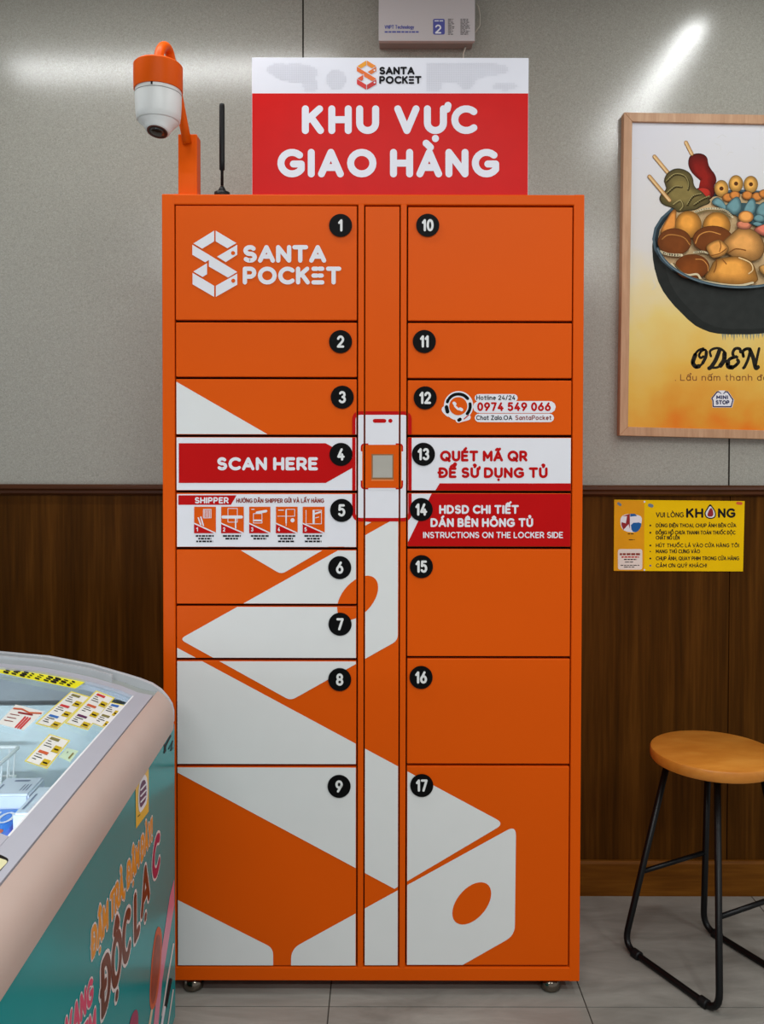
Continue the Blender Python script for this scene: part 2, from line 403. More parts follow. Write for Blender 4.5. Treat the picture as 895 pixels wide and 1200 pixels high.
# floor: stone-look tiles of about 0.6 m with thin dark joints
m = bpy.data.materials.new('grey_stone_tile'); m.use_nodes = True; nt = m.node_tree; b = nt.nodes['Principled BSDF']
tc = nt.nodes.new('ShaderNodeTexCoord'); mp = nt.nodes.new('ShaderNodeMapping'); mp.inputs['Scale'].default_value = (.35, 1.3, 1)
n1 = nt.nodes.new('ShaderNodeTexNoise'); n1.inputs['Scale'].default_value = 9; n1.inputs['Detail'].default_value = 9; n1.inputs['Roughness'].default_value = .65; n1.inputs['Distortion'].default_value = .5
r1 = nt.nodes.new('ShaderNodeValToRGB'); r1.color_ramp.elements[0].position = .3; r1.color_ramp.elements[1].position = .72
r1.color_ramp.elements[0].color = lin((118, 115, 108)); r1.color_ramp.elements[1].color = lin((158, 155, 147))
nt.links.new(tc.outputs['Object'], mp.inputs['Vector']); nt.links.new(mp.outputs['Vector'], n1.inputs['Vector'])
nt.links.new(n1.outputs['Fac'], r1.inputs['Fac']); nt.links.new(r1.outputs['Color'], b.inputs['Base Color'])
b.inputs['Roughness'].default_value = .38; b.inputs['Specular IOR Level'].default_value = .4
TILE = m
x_a, x_b = onZ(388, 1152, 0).x, onZ(676, 1150, 0).x
y_j = onZ(560, 1180, 0).y
tw = (x_b - x_a)
bm = bmesh.new()
for i in range(-5, 6):
    for j in range(-6, 3):
        x0 = x_a + i * tw; y0 = y_j + j * .6; y1 = min(y0 + .6, YW + .01)
        if x0 > 3.4 or y0 > YW: continue
        box(bm, x0 + .0016, x0 + tw - .0016, y0 + .0016, y1 - .0016, -.012, 0, 0, 1, 0)
box(bm, x_a - 5 * tw, x_a + 6 * tw, y_j - 3.6, YW, -.03, -.002, 0, 1, 1)
structure('floor', bm, [TILE, mat('tile_joint', (70, 66, 60), .9, .1)])

# ================================================================== LOCKER
def LX(px, py=690): return onY(px, py, YF).x
def LZ(py, px=448): return onY(px, py, YF).z
DEPTH = 0.44
XL, XR = LX(190.5, 600), LX(682, 690)
ZT, ZB = LZ(227.5), LZ(1150)
XD = [(LX(206.8), LX(417.6)), (LX(477.2), LX(668.2))]      # the two door columns
XPN = (LX(427.4), LX(467.2))                               # middle panel
LROWS = [(241.5, 375.2), (378.2, 441.8), (444.6, 509.6), (512.4, 575.2), (578, 641.6), (644.6, 708), (710.8, 771.6), (774.6, 896), (899, 1132)]
RROWS = [(242.5, 375.6), (378.4, 442.8), (445.6, 509.4), (512.4, 575), (577.8, 640.4), (643.4, 769), (772, 895), (898, 1131)]
locker = thing('parcel_locker', ((XL + XR) / 2, YF + DEPTH / 2, 0), 'tall orange steel parcel locker with seventeen numbered doors and large white graphics', 'locker')
front_fn = plane_fn(YF)
# carcass: sides, top, bottom, back and the front rails and stiles
bm = bmesh.new()
t = .0015
zt, zb = LZ(240), LZ(1133.6)
sl, sr = LX(205.4), LX(669.6)
for (a, c) in ((XL, sl), (sr, XR)): box(bm, a, c, YF, YF + DEPTH, ZB, ZT, .0025, 2)
for (a, c) in ((XL, XR),): 
    box(bm, a + .001, c - .001, YF + .0003, YF + DEPTH - .001, zt, ZT - .0006, .0025, 2)
    box(bm, a + .001, c - .001, YF + .0003, YF + DEPTH - .001, ZB + .0006, zb, .0025, 2)
for (a, c) in ((LX(419.2), LX(426)), (LX(468.6), LX(475.6))): box(bm, a, c, YF, YF + .03, zb - .002, zt + .002, .0015, 1)
box(bm, XL + .01, XR - .01, YF + .02, YF + DEPTH - .01, ZB + .01, ZT - .01, 0, 1, 1)
obj('carcass', bm, [ORANGE, GAPSHADE], locker)

def big_graphics(p):
    p.poly([(200, 443.5), (330, 518.5), (330, 518.6), (200, 518)], PWHITE)                                   # edge of the topmost face
    p.poly(rpoly([(262, 633), (329.5, 673), (398, 633)], 6, [1]), PWHITE)
    p.poly(rpoly([(210.5, 749), (466.5, 605.5), (466, 750.5), (340.5, 821)], 7), PWHITE)
    p.poly(rpoly([(200, 755), (591, 965), (462, 1041.5), (200, 901)], 11, [1]), PWHITE)
    p.poly(rpoly([(200, 1050.3), (320, 1111), (320, 1150), (200, 1150)], 8, [1]), PWHITE)
    p.poly(rpoly([(341, 1112), (604.5, 967), (603, 1096), (508, 1150), (341, 1150)], 12, [0, 1, 2]), PWHITE)
    p.disc(419, 700.5, 24, ORANGE, 2, 26, math.radians(28))
    p.disc(552.6, 1058.5, 22.8, ORANGE, 2, 24.8, math.radians(28))
def phone(p):
    p.rrect(412.6, 482.2, 482, 611, 10, RED, 3)
    p.rrect(416.6, 478.2, 486.2, 606.8, 6, SWHITE, 4)
    p.line([(439, 493.2), (450.2, 493.2)], 4.6, RED, 5); p.disc(457.3, 493.2, 2.4, RED, 5)
    p.rrect(422.6, 472.2, 519.6, 573.4, 5, RED, 5)
    p.poly([(431.5, 519), (463.5, 519), (463.5, 574), (431.5, 574)], SWHITE, 6)
    p.poly([(422, 529), (473, 529), (473, 563), (422, 563)], SWHITE, 6)
    p.rrect(424.4, 470.4, 521.2, 571.8, 3.5, ORANGE, 7)
def logo(p, x0, x1, y0, y1, cols, hole, layer=2):
    """the interlocked ribbon emblem"""
    sx, sy = (x1 - x0) / 214.0, (y1 - y0) / 316.0
    def T(q): return [(x0 + (a - 103) * sx, y0 + (c - 42) * sy) for a, c in q]
    faces = [[(108, 103), (207, 42), (207, 93), (150, 128)], [(214, 42), (313, 101), (270, 126), (214, 93)],
             [(103, 109), (317, 239), (273, 266), (182, 213), (182, 182), (164, 193), (103, 157)],
             [(317, 109), (317, 157), (262, 192), (221, 166)], [(108, 237), (173, 197), (173, 250), (152, 263)],
             [(104, 243), (207, 305), (207, 358), (104, 298)], [(215, 305), (317, 247), (317, 300), (215, 358)]]
    for f, c in zip(faces, cols): p.poly(T(f), c, layer)
    for hx, hy in ((297, 149), (298, 281)):
        q = T([(hx, hy)])[0]; p.disc(q[0], q[1], 9.5 * sx, hole, layer + 1)
def badge(num, cx, cy, door):
    p = Print(front_fn)
    p.disc(cx, cy, 13.5, BLACK, 8, n=48)
    s = str(num); wd = {'1': 4.2}.get(s, 8.2) if len(s) == 1 else (13.2 if s in ('10', '12', '13', '14', '15', '16', '17') else 9.6)
    p.text(s, cx - wd / 2 - (.6 if s == '1' else 0), cx + wd / 2, cy + 7.2, 14.4, .19, PWHITE, 9, gap=.13)
    return p.done('number_badge', door)

door_of = {}
def make_door(num, col, y0, y1, badge_at, label=None):
    x0, x1 = XD[col]
    bm = bmesh.new(); box(bm, x0, x1, YF + .0004, YF + .0185, LZ(y1), LZ(y0), .0016, 2)
    d = obj('locker_door', bm, ORANGE, locker)
    if label: d['label'] = label
    p = Print(front_fn); p.clip = (x0 + .0012, x1 - .0012, LZ(y1) + .0012, LZ(y0) - .0012)
    door_of[num] = d
    decorate(num, p, d)
    badge(num, *badge_at, d)
def tiny(p, x0, x1, y, h, m, layer=3):
    """print too small to read: a broken row of word shapes"""
    x = x0
    while x < x1:
        w = min(random.uniform(2.0, 5.0), x1 - x); p.poly([(x, y), (x + w, y), (x + w, y + h), (x, y + h)], m, layer); x += w + .8
def decorate(num, p, d):
    big_graphics(p)
    if num == 1:
        logo(p, 225.4, 278, 270.4, 348, [SWHITE] * 7, ORANGE)
        q = Print(front_fn)
        q.text('SANTA', 284.2, 382.6, 308, 20.8, .25, SWHITE, 2, gap=.02)
        q.text('POCK≡T', 284.2, 400, 333.5, 21, .24, SWHITE, 2, gap=.06); q.done('lettering', d)
    if num == 4:
        p.poly([(200, 512), (420, 512), (420, 577), (200, 577)], SWHITE, 1)
        p.poly([(209.5, 519.4), (381.5, 519.4), (423, 542.6), (381.5, 566), (209.5, 566)], RED, 2)
        q = Print(front_fn); q.text('SCAN HERE', 254, 372.6, 551.2, 15.4, .24, SWHITE, 3, gap=.06); q.done('lettering', d)
    if num == 5:
        p.poly([(207.5, 579), (420, 579), (420, 640.6), (207.5, 640.6)], SWHITE, 1)
        p.poly([(209, 580.4), (277.2, 580.4), (270.6, 591.6), (209, 591.6)], RED, 2)
        q = Print(front_fn)
        q.text('SHIPPER', 228.2, 268, 590, 7.4, .22, SWHITE, 3, gap=.08, n=6)
        q.text('HƯỚNG DẪN SHIPPER GỬI VÀ LẤY HÀNG', 277, 379.5, 589.3, 5.2, .2, BROWNRED, 3, gap=.1, n=6)
        for k, (a, c) in enumerate(((227.5, 253), (259.2, 285.7), (292, 316.8), (323.3, 348.7), (354.6, 380.4))):
            full_q = q; q = Print(front_fn)
            q.poly([(a, 593.8), (c, 593.8), (c, 624.8), (a, 624.8)], ORANGE, 3)
            q.poly([(a, 612.4), (c, 624), (c, 624.8), (a, 624.8)], SWHITE, 4)
            q.poly([(a, 614), (c - 2, 624.8), (a, 624.8)], RED, 5)
            q.text(str(k + 1), a + 2.2, a + 4.8, 622.8, 5, .2, SWHITE, 6, n=6)
            L = lambda pts, w=.7: q.line([(a + u, 593.8 + v) for u, v in pts], w, SWHITE, 6, 6)
            if k == 0:
                L([(11, 3), (20, 3), (20, 13), (11, 13), (11, 3)]); L([(5, 13), (8, 21)], 1.6); L([(8, 12), (11, 22)], 1.6)
                for j in range(4): L([(12.5 + 2 * j, 4), (12.5 + 2 * j, 12)], .9)
            if k == 1:
                L([(8, 2), (19, 2), (19, 18), (8, 18), (8, 2)]); L([(2, 12), (24, 12)], 3.6); L([(17, 14), (17, 25)], 1.6)
            if k == 2:
                L([(5, 8), (5, 19), (15, 19), (15, 8), (5, 8)]); L([(9, 7), (20, 5)], 3); L([(6, 16), (14, 16)], 2); L([(3, 3), (6, 3)], 1)
            if k == 3:
                L([(12, 3), (12, 22)]); L([(12, 3), (22, 3), (22, 11), (2, 11)]); L([(12, 4), (12, 19)], 1.6); q.disc(a + 19.5, 609.6, 2.4, SWHITE, 6, n=14); L([(3, 4), (9, 4)], 1)
            if k == 4:
                L([(4, 4), (4, 20), (22, 20), (22, 4), (12, 4), (12, 20)]); L([(13, 5), (13, 19)], 2.4); L([(15, 8), (21, 6)], 2); L([(15, 13), (19, 12)], .8)
            for j, (wa, wb) in enumerate(((2, 23), (5, 20), (2.5, 22))):
                if k in (1, 2) and j == 2: continue
                tiny(full_q, a + wa, a + wb, 627 + j * 3.2, 2.0, INK, 3)
            q.done('instruction_picture', d); q = full_q
        q.done('lettering', d)
    if num == 12:
        q = Print(front_fn)
        q.disc(537.2, 475.5, 17.2, SWHITE, 1); q.line([(521.8, 480), (525.6, 484)], 9, SWHITE, 1); q.line([(537, 492), (548, 489)], 7, SWHITE, 1)
        q.line([(560.5, 466.3), (602, 466.3)], 9, SWHITE, 1); q.line([(561, 477), (644, 477)], 14, SWHITE, 1); q.line([(561, 489.7), (644, 489.7)], 10, SWHITE, 1)
        q.disc(536.8, 476, 10.6, ORANGE, 2)
        for a0, a1 in ((38, 142), (-42, 10), (150, 160)):
            q.line([(537 + 13.8 * math.cos(math.radians(a0 + (a1 - a0) * k / 12)), 475.6 - 13.8 * math.sin(math.radians(a0 + (a1 - a0) * k / 12))) for k in range(13)], 3.6, BLACK, 2)
        q.line([(523, 477), (524.2, 482.5)], 4.4, BLACK, 2); q.line([(537.5, 492.3), (539, 491.4)], 4, BLACK, 2)
        q.line([(543.6, 491), (549, 486.5)], 1.2, RED, 2)
        q.line([(531.8, 472.6), (533.2, 476.2), (536.4, 479.4), (540, 480)], 2.4, SWHITE, 3); q.line([(531.8, 472.4), (533, 473.4)], 3.6, SWHITE, 3); q.line([(539, 479.2), (540.8, 480.2)], 3.6, SWHITE, 3)
        q.text('Hotline 24/24', 558, 603.6, 468.8, 5.6, .17, INK, 2, gap=.12, n=6)
        q.text('0974 549 066', 559, 645.2, 481.8, 10.4, .22, RED, 2, gap=.1)
        q.text('Chat Zalo.OA ', 557.8, 602, 492.3, 5.6, .17, INK, 2, gap=.12, n=6)
        q.text('SantaPocket', 603.6, 646, 492.3, 5.6, .17, BROWNRED, 2, gap=.12, n=6)
        q.done('hotline_sticker', d)
    if num == 13:
        p.poly([(470, 510), (675, 510), (675, 577), (470, 577)], SWHITE, 1)
        p.poly([(515, 566.4), (675, 566.4), (675, 577), (508.6, 577)], RED, 2)
        q = Print(front_fn)
        q.text('QUÉT MÃ QR', 515.4, 617.8, 540.8, 12.8, .245, RED, 3, gap=.06); q.text('ĐỂ SỬ DỤNG TỦ', 513.6, 641.6, 560.2, 12.6, .245, RED, 3, gap=.06)
        q.done('lettering', d)
    if num == 14:
        p.poly([(470, 575), (510, 575), (480, 645), (470, 645)], SWHITE, 1)
        p.poly([(506.8, 576), (675, 576), (675, 645), (473.2, 645)], RED, 2)
        q = Print(front_fn)
        q.text('HDSD CHI TIẾT', 514.4, 607.6, 602.2, 10.4, .23, SWHITE, 3, gap=.08); q.text('DÁN BÊN HÔNG TỦ', 504.3, 624.4, 617.6, 10.4, .23, SWHITE, 3, gap=.08)
        q.text('INSTRUCTIONS ON THE LOCKER SIDE', 495.6, 659.4, 630.6, 7.4, .18, SWHITE, 3, gap=.09, n=6)
        q.done('lettering', d)
    phone(p)
    p.done('printed_graphic', d)
LB = [(399, 264.5), (399, 400.5), (401, 465.5), (399.5, 532.5), (400.3, 598), (398, 665), (398.4, 731.2), (398, 796), (397.3, 921)]
RB = [(501, 264.3), (497, 400.3), (498, 466.3), (496, 532.3), (493.4, 597), (493.6, 663.8), (493.2, 793.5), (494, 920)]
DL = {1: 'large top left door with white ribbon emblem and maker lettering', 2: 'plain orange door numbered 2', 3: 'orange door numbered 3 with a white corner',
      4: 'white door with red arrow banner reading scan here', 5: 'white door with five small orange instruction pictures', 6: 'orange and white door numbered 6',
      7: 'mostly white door numbered 7', 8: 'white door numbered 8 with orange slope', 9: 'tall bottom left door with white bands on orange', 10: 'large plain orange top right door',
      11: 'plain orange door numbered 11', 12: 'orange door with white hotline sticker', 13: 'white door with red lettering about scanning', 14: 'red door with white lettering about instructions',
      15: 'plain orange door numbered 15', 16: 'plain orange door numbered 16', 17: 'tall bottom right door with white face and orange oval'}
for i, ((y0, y1), c) in enumerate(zip(LROWS, LB)): make_door(i + 1, 0, y0, y1, c, DL[i + 1])
for i, ((y0, y1), c) in enumerate(zip(RROWS, RB)): make_door(i + 10, 1, y0, y1, c, DL[i + 10])
# middle panel with the recessed code window
bm = bmesh.new(); box(bm, XPN[0], XPN[1], YF + .0004, YF + .0185, LZ(1131.5), LZ(242), .0016, 2)
mp_ = obj('middle_panel', bm, ORANGE, locker)
p = Print(front_fn); p.clip = (XPN[0] + .001, XPN[1] - .001, LZ(1131.5) + .001, LZ(242) - .001); big_graphics(p); p.poly([(426, 617), (435, 612), (426, 611)], PWHITE, 1); phone(p); p.done('printed_graphic', mp_)
for a, c in ((LX(419.2), LX(426)), (LX(468.6), LX(475.6))):
    p = Print(front_fn); p.clip = (a + .0006, c - .0006, zb, zt); phone(p); p.done('phone_outline_print', locker)
p = Print(front_fn); p.poly([(435.2, 532), (461, 532), (461, 563), (435.2, 563)], mat('window_bezel', (150, 100, 55), .5, .4), 8)
p.poly([(436.8, 533.6), (459.6, 533.6), (459.6, 559.6), (436.8, 559.6)], mat('grey_display', (176, 172, 162), .3, .5), 9)
p.poly([(434.8, 562), (461.4, 562), (461.4, 563.4), (434.8, 563.4)], mat('window_lip', (240, 130, 60), .5, .4), 9)
p.done('code_window', mp_)
# levelling feet
def foot(x, y):
    f_bm = bmesh.new()
    lathe(f_bm, [(.020, 0), (.0245, .004), (.0255, .012), (.0235, .021), (.017, .029), (.0095, .033), (.009, .036), (.009, ZB + .002)], (x, y, 0), 28)
    obj('levelling_foot', f_bm, CHROME, locker, smooth=True)
for x in (onY(227, 1160, 2.084).x, onY(644.5, 1160, 2.084).x):
    for y in (2.084, YF + DEPTH - .06): foot(x, y)

# ================================================================== SIGN ON TOP OF THE LOCKER
YS = YF + .006
SIGNF = plane_fn(YS)
sx0, sx1 = onY(295, 150, YS).x, onY(619, 150, YS).x
sz1 = onY(448, 67.5, YS).z; szm = onY(448, 109.5, YS).z
sign = thing('sign_board', ((sx0 + sx1) / 2, YS + .01, ZT), 'red and white delivery area sign standing on top of the orange locker', 'sign')
bm = bmesh.new(); box(bm, sx0, sx1, YS, YS + .012, ZT, sz1, .001, 1); obj('panel', bm, SIGNWHITE, sign)
p = Print(SIGNF); p.clip = (sx0 + .0008, sx1 - .0008, ZT, sz1); p.poly([(280, 109.5), (640, 109.5), (640, 240), (280, 240)], SIGNRED); 
MAPDOT = mat('faint_map_print', (226, 226, 235), .4, .2)
def land(x, y):
    for cx, cy, rx, ry in ((345, 84, 26, 11), (362, 98, 9, 9), (325, 80, 14, 7), (392, 92, 12, 12), (520, 84, 50, 12), (560, 80, 36, 8), (505, 98, 12, 9), (590, 100, 14, 5), (545, 96, 10, 7)):
        if ((x - cx) / rx) ** 2 + ((y - cy) / ry) ** 2 < 1: return True
x = 302.0
while x < 612:
    y = 71.0
    while y < 106:
        if land(x, y) and not 414 < x < 498: p.poly([(x, y), (x + 1.9, y), (x + 1.9, y + 1.9), (x, y + 1.9)], MAPDOT, 1)
        y += 2.6
    x += 2.6
p.done('printed_graphic', sign)
p = Print(SIGNF)
LC = [mat('emblem_' + n, c, .4, .4) for n, c in (('amber', (240, 160, 30)), ('light_orange', (240, 140, 30)), ('deep_orange', (236, 110, 32)), ('orange', (228, 116, 40)), ('rust', (226, 84, 34)), ('red', (214, 40, 36)), ('crimson', (200, 34, 34)))]
logo(p, 418, 440.8, 71, 105.2, LC, SWHITE); p.done('emblem', sign)
p = Print(SIGNF)
p.text('SANTA', 444.2, 485.8, 87.6, 9.2, .25, INK, 2, gap=.02); p.text('POCK≡T', 444.2, 493.8, 98.4, 9.2, .24, INK, 2, gap=.06)
p.text('KHU VỰC', 353.4, 559, 157.2, 33.6, .245, SIGNWHITE, 2, gap=.13, n=18); p.text('GIAO HÀNG', 324.8, 584.6, 208, 33.4, .245, SIGNWHITE, 2, gap=.1, n=18)
p.done('lettering', sign)

# ================================================================== SECURITY CAMERA ON ITS POST
YPF = YF + .022
pa, pb = onY(208.6, 190, YPF), onY(230.8, 190, YPF); zpt = onY(220, 157, YPF).z
cam_t = thing('security_camera', ((pa.x + pb.x) / 2, YPF + .02, ZT), 'white security camera under an orange hood on a bent arm and square post', 'camera')
bm = bmesh.new(); box(bm, pa.x, pb.x, YPF, YPF + .042, ZT, zpt, .002, 2); obj('post', bm, ORANGE, cam_t)
bm = bmesh.new(); box(bm, pa.x - .008, pb.x + .002, YPF - .012, YPF + .045, ZT, ZT + .003, .001, 1); obj('base_plate', bm, ORANGE, cam_t)
YH = 1.93
hc = onY(185.4, 88, YH); zh0 = onY(185.4, 107, YH).z; zh1 = onY(185.4, 76, YH).z
hr = (onY(214, 100, YH).x - onY(156.8, 100, YH).x) / 2 * .985
pts = [onY(219.5, 168, YPF - .002), onY(213, 135, 2.055), onY(205.5, 95, 2.03), onY(200.5, 70, 2.012)]
apex = [onY(198.2, 60, 2.004), onY(194.5, 54.5, 1.985), onY(190.5, 54.5, 1.958), onY(187.2, 60, 1.938), onY(185.6, 70, YH)]
bm = bmesh.new(); tube(bm, fillet(pts + apex + [Vector((hc.x, YH, zh1 + .002))], .03, 5), .0108, 16); obj('arm', bm, ORANGE, cam_t, smooth=True)
bm = bmesh.new(); lathe(bm, [(hr * .99, zh0), (hr, zh0 + .002), (hr, zh1 - .004), (hr - .004, zh1), (.012, zh1 + .002)], (hc.x, YH, 0), 48)
autosmooth(obj('hood', bm, ORANGE, cam_t))
zc0 = onY(185.4, 143, YH).z
bm = bmesh.new()
lathe(bm, [(hr * .94, zh0 + .006), (hr * .95, zh0 - .010), (hr * .945, zh0 - .03), (hr * .915, zc0 + .014), (hr * .88, zc0 + .002), (hr * .84, zc0)], (hc.x, YH, 0), 48)
body = autosmooth(obj('housing', bm, CAMWHITE, cam_t), 50)
bm = bmesh.new(); lathe(bm, [(hr * .952, zh0 - .0075), (hr * .962, zh0 - .0085), (hr * .952, zh0 - .0095)], (hc.x, YH, 0), 48, cap0=False, cap1=False)
obj('seam_ring', bm, mat('grey_seam', (150, 152, 150), .5, .3), cam_t)
bm = bmesh.new(); box(bm, hc.x - .003, hc.x + .001, YH - hr * .97, YH - hr * .9, zh0 - .006, zh0 + .004, 0); 
obj('screw', bm, INK, cam_t)
# eyeball turned down and forward
ax = Vector((-.08, -.27, -.96)).normalized(); u = ax.orthogonal().normalized(); v = ax.cross(u)
c0 = Vector((hc.x, YH, zc0 + .002)); c1 = c0 + ax * .026 + Vector((.003, -.004, 0))
def ringp(c, a, r, n=40):
    uu = (Vector((1, 0, 0)) - a * a.x).normalized(); vv = a.cross(uu)
    return [c + (uu * math.cos(2 * PI * k / n) + vv * math.sin(2 * PI * k / n)) * r for k in range(n)]
dn = Vector((0, 0, -1))
bm = bmesh.new()
rings(bm, [ringp(c0, dn, hr * .82), ringp(c0 + dn * .004, dn, hr * .80), ringp(c0.lerp(c1, .55), (dn + ax).normalized(), hr * .62), ringp(c1, ax, hr * .50), ringp(c1 + ax * .003, ax, hr * .47)])
obj('eyeball', bm, CAMWHITE, cam_t, smooth=True)
bm = bmesh.new(); rings(bm, [ringp(c1 + ax * .0025, ax, hr * .425), ringp(c1 + ax * .0045, ax, hr * .42), ringp(c1 + ax * .0042, ax, hr * .37)])
obj('lens_ring', bm, mat('brown_lens_ring', (92, 44, 34), .3, .3), cam_t)
bm = bmesh.new(); rings(bm, [ringp(c1 + ax * .0043, ax, hr * .36), ringp(c1 + ax * .0058, ax, hr * .2), ringp(c1 + ax * .0062, ax, .001)])
obj('lens', bm, mat('dark_lens_glass', (44, 38, 34), .08, .8), cam_t, smooth=True)

# ================================================================== ANTENNA
YA = YF + .032
ac = onY(260.2, 222, YA)
bm = bmesh.new(); ant = thing('antenna', (ac.x, YA, ZT), 'thin black rod antenna on a round foot beside the camera post', 'antenna')
ztop, zst = onY(260, 121, YA).z, onY(260, 200, YA).z
zb_ = ZT
lathe(bm, [(.0185, zb_), (.019, zb_ + .003), (.019, zb_ + .0125), (.011, zb_ + .0155), (.0075, zb_ + .022), (.004, zb_ + .028)], (ac.x, YA, 0), 28); obj('magnetic_base', bm, BLKPLASTIC, ant, smooth=True)
bm = bmesh.new(); lathe(bm, [(.0036, zb_ + .03), (.0036, zst), (.0064, zst + .002), (.0066, zst + .02), (.0066, ztop - .008), (.0058, ztop - .002), (.002, ztop)], (ac.x, YA, 0), 20); obj('rod', bm, BLKPLASTIC, ant, smooth=True)

# ================================================================== ELECTRICAL BOX HIGH ON THE WALL
YB = YW - .055
bx0, bx1 = onY(443.5, 30, YB).x, onY(556.5, 30, YB).x; bz0 = onY(500, 48, YB).z
eb = thing('electrical_box', ((bx0 + bx1) / 2, YW, bz0), 'white wall box with blue lettering fixed high above the red sign', 'box')
bm = bmesh.new(); box(bm, bx0, bx1, YB, YB + .016, bz0, bz0 + .20, .002, 2); cov = obj('cover', bm, mat('pale_grey_plastic', (196, 190, 190), .45, .4, var=.01), eb)
bm = bmesh.new(); box(bm, bx0 + .002, bx1 - .004, YB + .016, YW - .0005, bz0 + .0015, bz0 + .198, .002, 2); obj('case', bm, mat('grey_plastic_case', (150, 144, 140), .5, .4), eb)
p = Print(plane_fn(YB)); BLUEINK = mat('blue_ink', (84, 88, 160), .5, .3)
p.text('VNPT Technology', 450.6, 485, 34, 4.6, .17, BLUEINK, 1, n=6); tiny(p, 450.6, 490.5, 36.6, 1.8, BLUEINK, 1)
p.rrect(507.3, 521, 22.2, 40.6, 2.2, BLUEINK, 1); p.text('2', 509.6, 517, 39.5, 10.6, .17, SWHITE, 2); tiny(p, 509, 519, 24, 1.2, SWHITE, 2)
for j in range(11):
    tiny(p, 524.8, 524.8 + random.choice((5, 6, 7.5)), 22.2 + j * 1.75, 1.0, mat('grey_ink', (104, 100, 100), .6, .2), 1); tiny(p, 539.4, 539.4 + random.choice((7, 9, 11)), 22.2 + j * 1.75, 1.0, MATS['grey_ink'], 1)
p.done('printed_graphic', cov)
bm = bmesh.new(); tube(bm, [onY(556.2, 2, YW - .02), onY(560.5, 8, YW - .02), onY(562.3, 18, YW - .015), onY(562, 30, YW - .015), onY(556, 39, YW - .02)], .0018, 8); obj('cable_loop', bm, mat('cream_cable', (196, 190, 176), .5, .3), eb, smooth=True)
bm = bmesh.new(); tube(bm, [onY(545.5, 55, YW - .02), onY(543, 62, YW - .012), onY(542.5, 80, YW - .006), onY(542.5, 120, YW - .006)], .0022, 8); obj('cable', bm, MATS['cream_cable'], eb, smooth=True)

# ================================================================== FRAMED FOOD POSTER
YPO = YW - .03
oq = [(731, 131.5), (976, 136), (971, 516.5), (725.8, 510.5)]; iq = [(740.8, 142.4), (966, 146.6), (961.5, 506), (735.8, 500.2)]
poster = thing('framed_poster', onY(850, 320, YW - .001), 'framed poster of a food bowl hanging on the grey wall', 'poster')
bm = bmesh.new()
O = [onY(x, y, YPO) for x, y in oq]; I = [onY(x, y, YPO) for x, y in iq]
sh = lambda v, Y: Vector((v.x, Y, v.z))
for k in range(4):
    a, b_, c, d = O[k], O[(k + 1) % 4], I[(k + 1) % 4], I[k]
    hexa(bm, [a, b_, c, d] + [sh(q, YW - .001) for q in (a, b_, c, d)])
bmesh.ops.bevel(bm, geom=[e for e in bm.edges], offset=.0012, segments=1, affect='EDGES')
obj('frame', bm, wood('pale_oak', (176, 134, 100), (192, 150, 116), (206, 168, 134), 'Z', 30, .08, .5, .3), poster)
YPR = YW - .022
# printed backdrop: watercolour wash from white to yellow and orange
m = bpy.data.materials.new('watercolour_print'); m.use_nodes = True; nt = m.node_tree; b = nt.nodes['Principled BSDF']
tc = nt.nodes.new('ShaderNodeTexCoord'); sp = nt.nodes.new('ShaderNodeSeparateXYZ'); nt.links.new(tc.outputs['Object'], sp.inputs[0])
nz = nt.nodes.new('ShaderNodeTexNoise'); nz.inputs['Scale'].default_value = 5; nz.inputs['Detail'].default_value = 5; nt.links.new(tc.outputs['Object'], nz.inputs['Vector'])
md = nt.nodes.new('ShaderNodeMath'); md.operation = 'MULTIPLY_ADD'; md.inputs[1].default_value = .42; nt.links.new(nz.outputs['Fac'], md.inputs[0])
ad = nt.nodes.new('ShaderNodeMath'); ad.operation = 'MULTIPLY_ADD'; ad.inputs[1].default_value = -1.08; ad.inputs[2].default_value = .29; nt.links.new(sp.outputs['Z'], ad.inputs[0]); nt.links.new(ad.outputs[0], md.inputs[2])
mx_ = nt.nodes.new('ShaderNodeMath'); mx_.operation = 'MULTIPLY_ADD'; mx_.inputs[1].default_value = .16; nt.links.new(sp.outputs['X'], mx_.inputs[0]); nt.links.new(md.outputs[0], mx_.inputs[2])
rp = nt.nodes.new('ShaderNodeValToRGB'); e = rp.color_ramp.elements
e[0].position = 0.0; e[0].color = lin((220, 220, 226)); e[1].position = 1.0; e[1].color = lin((232, 120, 30))
for pos, c in ((.34, (220, 218, 213)), (.48, (228, 216, 178)), (.62, (232, 208, 128)), (.80, (232, 186, 84)), (.92, (228, 156, 54))): k = e.new(pos); k.color = lin(c)
nt.links.new(mx_.outputs[0], rp.inputs['Fac']); nt.links.new(rp.outputs['Color'], b.inputs['Base Color']); b.inputs['Roughness'].default_value = .45; b.inputs['Specular IOR Level'].default_value = .12
bm = bmesh.new(); I2 = [onY(x, y, YPR) for x, y in ((738, 140), (968, 144), (964, 508), (733, 503))]
hexa(bm, I2 + [sh(q, YW - .004) for q in I2]); pprint = obj('print', bm, m, poster)
P = Print(plane_fn(YPR, .00004)); P.inc = (10, .09)
P.clip = (onY(740, 300, YPR).x, onY(960, 300, YPR).x, onY(800, 503, YPR).z, onY(800, 141, YPR).z)
def C(n, c): return mat('poster_' + n, c, .45, .08, var=.1, scale=40)
LAY = [1]
def nxt(): LAY[0] += 1; return LAY[0]
c1 = lambda q: [(750 + a * .162, 150 + c * .162) for a, c in q]
c2 = lambda q: [(750 + a * .162, 270 + c * .162) for a, c in q]
def smooth(pts, it=2):
    for _ in range(it):
        o = []
        for i in range(len(pts)):
            a, c = pts[i], pts[(i + 1) % len(pts)]
            o += [(a[0] * .75 + c[0] * .25, a[1] * .75 + c[1] * .25), (a[0] * .25 + c[0] * .75, a[1] * .25 + c[1] * .75)]
        pts = o
    return pts
